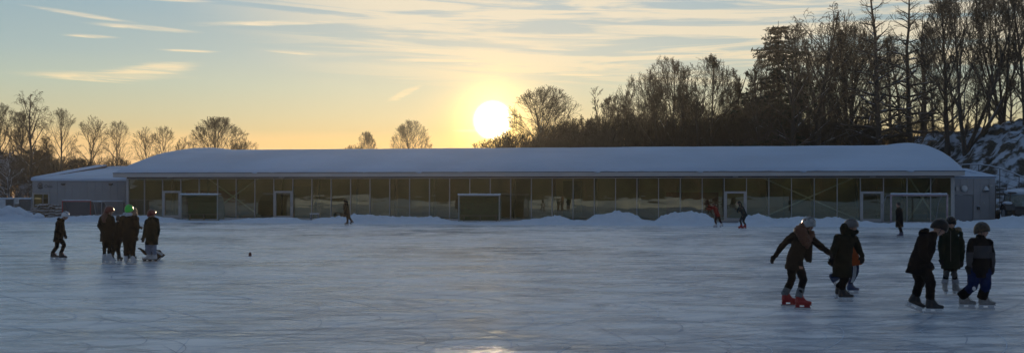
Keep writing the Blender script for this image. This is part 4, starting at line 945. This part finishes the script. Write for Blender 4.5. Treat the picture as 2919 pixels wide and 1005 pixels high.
# girl with auburn hair and red skates
def x1(T, L, s, fr):
    q = MB(); q.add([L((278, 478, -.14)), L((310, 484, -.15)), L((314, 502, -.15)), L((284, 500, -.14))], [(0, 1, 2, 3)]); o = q.obj('pocket_patch', mat('patch', (.36, .18, .12), .7), T); m = o.modifiers.new('s', 'SOLIDIFY'); m.thickness = .01
    q = MB(); q.caps(L((330, 300)), L((350, 430)), .12, .04); q.caps(L((350, 300)), L((372, 440)), .09, .03); q.skin('jacket_flap', BRN, T, voxel=.014)
person('girl in dark jacket, silver helmet and red skates, long auburn hair, arms held out', ZB, 17.6, (355, 148), (1, .45, -.35), (325, 205), (295, 275), (245, 425),
       [((232, 232, .06), (150, 305, .12), (88, 392, .16), (62, 428, .18)), ((368, 248, -.04), (465, 325, 0), (528, 372, .1), (556, 402, .15))],
       [(218, 455, .08), (268, 458, -.06)], [(222, 590, .16), (318, 588, -.08)], [(178, .28, -4, 0, 0), (290, -.18, -8, 0, 0)],
       BRN, BLK, REDP, REDP, HSIL, s=.97, hem=.06, hemr=.17, hair=(HAIRB, [(325, 160), (270, 188, -.08), (305, 215, -.10), (330, 270, -.14), (345, 315, -.14), (385, 215, -.04), (398, 245, -.02)], [.09, .07, .10, .09, .045, .055, .025]), extras=x1, seed=2, jr=1.02, tr=.98, cuff=(cloth('grey_sock', (.13, .14, .15)), .064, .10))
# skater in long dark coat
def x2(T, L, s, fr):
    q = MB(); q.caps(L((548, 430, -.12)), L((540, 448, -.12)), .055, .06); q.skin('wrist_bag', BLK, T, voxel=.012)
    q = MB(); q.tube([L((522, 440, -.16)), L((518, 415, -.16)), L((530, 402, -.16)), L((540, 412, -.16))], .006, 6); q.obj('wrist_ring', BLADE, T)
person('skater in long black hooded coat and grey helmet, directly right of the red-skates girl', ZB, 18.6, (705, 158), (1, -.35, -.15), (685, 215), (655, 290), (635, 440),
       [((600, 250, -.06), (562, 345, -.08), (556, 415, -.1), (548, 448, -.1)), ((728, 262, .06), (768, 340, .06), (795, 395, .06), (797, 448, .06))],
       [(630, 480, -.04), (665, 480, .06)], [(648, 590, -.05), (655, 590, .12)], [(640, 0, -4, 0, 0), (612, .35, 0, 0, .02)],
       OLV, BLK, BOOTK, WHITEPL, HGRY, s=.97, hem=(.0, 0, -.16), hemr=.20, jr=1.18, hood=(OLV, [(655, 165, 0), (655, 200, 0), (700, 210, -.02), (745, 200, 0)], [.085, .09, .085, .05]), extras=x2, seed=4, lace=LACE, glove=cloth('black_glove', (.02, .02, .022)))
# child behind in orange
def x3(T, L, s, fr):
    for dx in (0, 10, 19):
        q = MB(); q.tube([L((722+dx, 455, -.12)), L((728+dx, 500, -.125)), L((722+dx, 560, -.10)), L((706+dx*.7, 612, -.09))], .006, 5); q.obj('trouser_stripe', LACE, T)
person('small child in orange jacket and striped blue trousers mostly hidden behind the long black coat', ZB, 20.1, (668, 205), (1, 0, -.4), (672, 262), (690, 325), (725, 425),
       [((680, 280, -.05), (700, 350, -.05), (730, 380, 0), (745, 395, 0)), ((680, 280, .1), (700, 350, .1), (720, 380, .1), (735, 390, .1))],
       [(738, 445, -.04), (715, 445, .08)], [(742, 530, -.04), (680, 540, .15)], [(702, 0, -6, 0, 0), (598, .3, -20, 35, .16)],
       cloth('orange_jacket', (.22, .04, .01)), cloth('navy_trousers', (.015, .022, .06)), BOOTB, BLADE, HBLK, s=.85, seed=6, vox=.014, extras=x3)
# leaning boy in black
person('tall boy all in black leaning far forward with black helmet and white-laced skates', ZC, 16.8, (392, 170), (1, -.15, -.75), (335, 222), (285, 290), (228, 455),
       [((262, 255, -.14), (262, 370, -.18), (300, 440, -.16), (318, 465, -.14)), ((320, 255, .12), (330, 350, .14), (300, 430, .12), (290, 460, .12))],
       [(215, 490, .10), (262, 490, -.08)], [(240, 608, .14), (322, 605, -.10)], [(163, .25, -22, -22, .055), (328, -.06, -8, 0, 0)],
       BLK, BLK2, BOOTK, WHITEPL, HBLK, s=1.03, hem=(-.03, 0, -.05), hemr=.16, jr=1.08, tr=1.12, hood=(BLK, [(285, 195), (265, 215), (290, 245)], [.06, .08, .07]), lace=LACE, seed=8, upv=(.7, 0, 1), face_detail=True)
# green coat, facing the camera
def x5(T, L, s, fr):
    q = MB(); q.add([L((545, 225, -.21)), L((556, 222, -.21)), L((552, 238, -.21))], [(0, 1, 2)]); o = q.obj('chest_badge', LACE, T); m = o.modifiers.new('s', 'SOLIDIFY'); m.thickness = .008
    q = MB(); q.tube([L((487, 190, -.18)), L((487, 320, -.19)), L((488, 440, -.19))], .006, 5); q.obj('zip', DARK, T)
    for x in (455, 515):
        q = MB(); q.caps(L((x, 532, -.085)), L((x, 552, -.085)), .05, .05); q.skin('knee_pad', BOOTK, T, voxel=.012)
person('child in dark green parka with fur hood facing the camera, feet apart', ZC, 19.9, (487, 135), (-.15, -1, -.12), (488, 180), (490, 250), (488, 400),
       [((430, 218), (408, 330, -.03), (414, 415, -.06), (412, 450, -.07)), ((550, 218), (578, 330, -.03), (578, 430, -.05), (574, 475, -.06))],
       [(458, 440), (515, 440)], [(453, 540, -.05), (515, 540, -.05)], [(442, 0, -105, 0, 0), (529, 0, -75, 0, 0)],
       GRN, BLK2, BOOTG, WHITEPL, HBLK, s=.93, hem=.12, hemr=.20, jr=1.20, tr=.86, shaft=.24, hood=(mat('fur', (.16, .12, .08), .9, var=.5, vs=40), [(440, 188, .06), (490, 196, .1), (552, 182, .04), (560, 196, 0)], [.05, .06, .06, .045]), extras=x5, cuff=(cloth('pale_sock', (.30, .30, .32)), .066, .045), seed=10, face_detail=True, wrk=.014)
# boy in blue trousers: black jacket with a grey chest band and grey forearms woven into it
def band_jacket():
    m = cloth('black_grey_jacket', (.009, .009, .010)); t = m.node_tree; b = t.nodes['Principled BSDF']; old = b.inputs['Base Color'].links[0].from_socket
    tc_ = t.nodes.new('ShaderNodeTexCoord'); sp = t.nodes.new('ShaderNodeSeparateXYZ'); t.links.new(tc_.outputs['Object'], sp.inputs[0])
    def ma(op, a, b_):
        n = t.nodes.new('ShaderNodeMath'); n.operation = op
        for i, x in ((0, a), (1, b_)):
            if isinstance(x, bpy.types.NodeSocket): t.links.new(x, n.inputs[i])
            else: n.inputs[i].default_value = x
        return n.outputs[0]
    side = ma('ABSOLUTE', ma('SUBTRACT', sp.outputs[0], .107), 0)
    chest = ma('MULTIPLY', ma('MULTIPLY', ma('GREATER_THAN', sp.outputs[2], .88), ma('LESS_THAN', sp.outputs[2], 1.09)), ma('LESS_THAN', side, .16))
    arm = ma('MULTIPLY', ma('MULTIPLY', ma('GREATER_THAN', sp.outputs[2], .70), ma('LESS_THAN', sp.outputs[2], .98)), ma('GREATER_THAN', side, .158))
    mx = t.nodes.new('ShaderNodeMix'); mx.data_type = 'RGBA'; t.links.new(ma('MAXIMUM', chest, arm), mx.inputs[0]); t.links.new(old, mx.inputs[6]); mx.inputs[7].default_value = (.06, .06, .066, 1)
    t.links.new(mx.outputs[2], b.inputs['Base Color']); return m
def x6(T, L, s, fr):
    q = MB(); q.ball(L((678, 662, -.19)), (.03, .01, .035)); q.obj('knee_logo', LACE, T)
person('boy in blue trousers and black and grey jacket with camouflage helmet, looking right', ZC, 17.4, (740, 195), (.85, -.75, -.12), (732, 245), (728, 320), (722, 480),
       [((665, 282, -.04), (640, 385, -.07), (637, 468, -.1), (632, 502, -.1)), ((795, 290, -.02), (822, 395, -.03), (828, 478, -.06), (822, 522, -.07))],
       [(678, 530, .02), (762, 530, -.02)], [(665, 645, -.08), (775, 645, -.12)], [(597, .05, -12, 0, 0), (757, -.05, -5, 0, 0)],
       band_jacket(), BLU, BOOTG, BLADE, HCAM, s=1.0, hem=.06, hemr=.17, jr=1.06, tr=1.16, extras=x6, seed=12, face_detail=True, lace=LACE, cuff=(BLK, .080, .10))
# far skaters
person('distant bareheaded skater in a long dark coat standing in front of the large pale goal', ZE, 46.4, (296, 530), (-1, -.2, 0), (303, 560), (306, 600), (310, 680),
       [((292, 580, -.1), (288, 630, -.12), (290, 675, -.1), (290, 692, -.1)), ((322, 580, .1), (330, 630, .12), (325, 670, .1), (322, 690, .1))],
       [(306, 700, -.05), (318, 700, .05)], [(312, 770, -.05), (318, 770, .06)], [(322, -.05, 185, 0, 0), (334, .1, 180, 0, 0)],
       BLK2, BLK, BOOTB, BLADE, None, s=.98, hem=.24, hemr=.19, jr=1.1, tr=.85, vox=.022, hair=(HAIRD, None, None), seed=14)
person('distant child in a red jacket bending and reaching left by the pavilion door', ZD, 60.6, (432, 318), (-1, 0, -.3), (448, 340), (468, 385), (505, 480),
       [((440, 360, -.12), (380, 395, -.12), (320, 378, -.12), (295, 372, -.12)), ((450, 345, .12), (395, 350, .12), (350, 335, .12), (325, 325, .12))],
       [(495, 500, -.05), (525, 500, .05)], [(468, 585, -.05), (548, 590, .05)], [(478, 0, 190, 0, 0), (585, .1, 200, -18, .04)],
       cloth('red_jacket', (.22, .02, .015)), cloth('dark_maroon_trousers', (.05, .015, .012)), BOOTW, BLADE, None, s=.9, jr=1.05, vox=.024, hair=(HAIRB, None, None), seed=16)
person('distant skater in dark grey hooded jacket and red skates crouching by the pavilion door', ZD, 58.2, (858, 292), (-1, 0, -.3), (885, 325), (912, 375), (955, 475),
       [((880, 360, -.12), (850, 430, -.14), (830, 400, -.12), (815, 385, -.12)), ((900, 350, .12), (870, 420, .14), (845, 400, .12), (830, 385, .12))],
       [(940, 500, -.06), (965, 500, .06)], [(888, 580, -.08), (938, 590, .06)], [(905, 0, 185, 0, 0), (968, .1, 180, 0, 0)],
       cloth('grey_green_jacket', (.030, .036, .034)), cloth('dark_grey_trousers', (.03, .034, .035)), REDP, REDP, None, s=.97, jr=1.1, vox=.024, hood=(cloth('grey_green_jacket', (.03, .036, .034)), [(868, 280), (885, 305), (895, 330)], [.11, .11, .09]), hair=(HAIRD, None, None), seed=18)
person('lone distant figure in a long black coat gliding left along the far snow bank', ZF, 63.6, (208, 628), (-1, 0, -.1), (210, 642), (212, 660), (217, 695),
       [((205, 652, -.15), (200, 675, -.15), (203, 695, -.15), (204, 700, -.15)), ((217, 652, .15), (224, 675, .15), (222, 690, .15), (220, 697, .15))],
       [(216, 710, -.06), (222, 708, .06)], [(224, 745, -.08), (240, 744, .08)], [(222, 0, 185, 0, 0), (262, .15, 205, -35, .12)],
       BLK2, BLK, BOOTK, BLADE, None, s=.98, hem=.2, hemr=.24, jr=1.3, vox=.024, hood=(BLK2, [(208, 622), (214, 632), (214, 645)], [.12, .13, .13]), hair=(HAIRD, None, None), seed=20, group=None)
# left group
VX = .016
person('child in black with a white helmet skating stooped towards the group, orange laces', ZA, 30.0, (268, 222), (1, -.1, -.35), (232, 262), (205, 320), (188, 455),
       [((195, 290, -.1), (218, 385, -.12), (258, 432, -.12), (272, 470, -.12)), ((228, 290, .1), (245, 370, .12), (262, 430, .12), (274, 465, .12))],
       [(178, 480, .06), (205, 480, -.06)], [(170, 575, .08), (256, 552, -.08)], [(128, .1, 0, 0, 0), (223, -.1, -5, 0, 0)],
       BLK, BLK2, BOOTK, WHITEPL, HWHT, s=.90, hem=.05, hemr=.16, jr=.98, tr=.9, vox=VX, seed=22, hood=(BLK, [(195, 262), (205, 275)], [.06, .07]), lace=mat('orange_laces', (.6, .08, .02), .6))
person('long-haired girl in dark red helmet and black jacket, left edge of the left group', ZA, 28.6, (772, 168), (.9, .5, -.15), (755, 215), (745, 280), (742, 420),
       [((690, 245, -.05), (660, 335, -.08), (690, 395, -.12), (715, 405, -.14)), ((800, 250, .05), (825, 330, .06), (820, 400, 0), (815, 420, -.02))],
       [(718, 470, 0), (768, 470, 0)], [(717, 580, -.04), (772, 590, -.04)], [(722, .0, -20, 0, 0), (778, -.1, -8, 0, 0)],
       BLK2, BLK, BOOTW, WHITEPL, HRED, s=.98, hem=.1, hemr=.2, jr=1.15, tr=.8, vox=VX, hair=(mat('red_brown_hair', (.10, .03, .02), .5), [(745, 175), (715, 230, -.1), (712, 280, -.17)], [.08, .08, .05]), seed=24)
person('short dark-haired child in black between the long-haired girl and the green-helmet skater', ZA, 29.6, (880, 262), (0, 1, 0), (880, 300), (872, 345), (862, 450),
       [((830, 320), (815, 400, 0), (830, 450, -.1), (835, 470, -.1)), ((915, 320), (930, 390, 0), (922, 460, 0), (918, 490, 0))],
       [(838, 500), (882, 500)], [(820, 600, -.04), (868, 600, -.04)], [(812, 0, -60, 0, 0), (885, -.05, -35, 0, 0)],
       BLK, BLK2, BOOTK, BOOTG, None, s=.85, hem=.08, hemr=.19, jr=1.15, tr=1.1, vox=VX, hair=(HAIRD, None, None), seed=26)
person('skater from behind with bright green helmet and white hood over black clothes', ZA, 28.2, (1000, 155), (.25, 1, -.05), (998, 205), (1000, 270), (1004, 430),
       [((930, 248), (902, 360, 0), (908, 455, -.05), (914, 490, -.05)), ((1068, 248), (1096, 350, 0), (1088, 440, -.05), (1080, 475, -.05))],
       [(972, 480), (1034, 480)], [(972, 610, -.02), (1038, 610, -.02)], [(966, 0, 100, 0, 0), (1045, 0, 80, 0, 0)],
       BLK, BLK2, BOOTW, WHITEPL, HGRN, s=1.0, hem=.08, hemr=.2, jr=1.2, tr=1.12, vox=VX, seed=28, hood=(cloth('white_fleece', (.45, .47, .50)), [(945, 200, -.06), (975, 205, -.12), (1020, 202, -.1)], [.05, .06, .05]))
def x15(T, L, s, fr):
    q = MB(); q.tube([L((1108, 345, 0)), L((1150, 350, 0)), L((1185, 353, 0))], .010, 6); q.obj('stick', BOOTK, T)
person('fair-haired skater behind the green-helmet skater, holding a thin stick out', ZA, 29.5, (1052, 172), (-.6, .8, 0), (1050, 220), (1045, 285), (1035, 430),
       [((1000, 250, .1), (985, 340, .12), (990, 400, .1), (990, 430, .1)), ((1088, 250, 0), (1092, 320, 0), (1098, 340, 0), (1112, 345, 0))],
       [(1015, 480), (1050, 480)], [(1000, 600), (1045, 600)], [(990, 0, 100, 0, 0), (1040, .1, 80, 0, 0)],
       cloth('brown_jacket', (.05, .035, .025)), BLK, BOOTK, BLADE, None, s=.95, hem=.06, vox=VX, hair=(mat('fair_hair', (.22, .13, .08), .5, var=.3, vs=30), [(1050, 160), (1068, 210, -.08), (1072, 260, -.1)], [.09, .075, .04]), extras=x15, seed=30)
person('child with red helmet, dark green coat and grey sweatpants in the left group', ZA, 29.2, (1258, 205), (.9, .5, -.05), (1262, 250), (1264, 320), (1262, 460),
       [((1210, 285, 0), (1184, 390, 0), (1166, 465, -.05), (1160, 505, -.05)), ((1312, 285, 0), (1335, 380, 0), (1325, 450, -.02), (1320, 480, -.02))],
       [(1222, 520), (1280, 520)], [(1215, 615, -.03), (1284, 615, -.03)], [(1228, 0, 200, 0, 0), (1290, -.04, 195, 0, 0)],
       OLV, GRY, BOOTW, BOOTK, HRED, s=.95, hem=.1, hemr=.2, jr=1.15, tr=1.08, vox=VX, seed=32, hood=(OLV, [(1235, 252), (1290, 258), (1325, 262)], [.06, .07, .05]))
person('person in dark clothes kneeling on the ice behind the grey sweatpants', ZA, 30.2, (1250, 600), (-1, 0, -.2), (1265, 625), (1290, 645), (1335, 665),
       [((1245, 650, -.1), (1190, 650, -.1), (1150, 615, -.1), (1125, 595, -.1)), ((1255, 640, .15), (1235, 700, .15), (1230, 725, .15), (1220, 735, .15))],
       [(1335, 680, -.08), (1335, 680, .1)], [(1300, 715, -.1), (1300, 715, .12)], [(1378, -.1, 172, -58, .10), (1368, .2, 176, -50, .10)],
       cloth('maroon_black_jacket', (.022, .010, .010)), cloth('maroon_black_jacket', (.022, .010, .010)), BOOTW, WHITEPL, None, s=.85, vox=VX, hair=(HAIRD, None, None), seed=34)

# ------------------------------------------------------------------ haze of the cold, backlit air
hz_ = MB(); hz_.box(-262, 262, -152, 272, -1.2, 37); hm_ = bpy.data.materials.new('cold_air'); hm_.use_nodes = True; t_ = hm_.node_tree; t_.nodes.clear()
ho = t_.nodes.new('ShaderNodeOutputMaterial'); vp_ = t_.nodes.new('ShaderNodeVolumePrincipled'); vp_.inputs['Color'].default_value = (.92, .90, .86, 1); vp_.inputs['Density'].default_value = .00027; vp_.inputs['Anisotropy'].default_value = .62
t_.links.new(vp_.outputs[0], ho.inputs['Volume']); tag(hz_.obj('haze', hm_), kind='stuff')
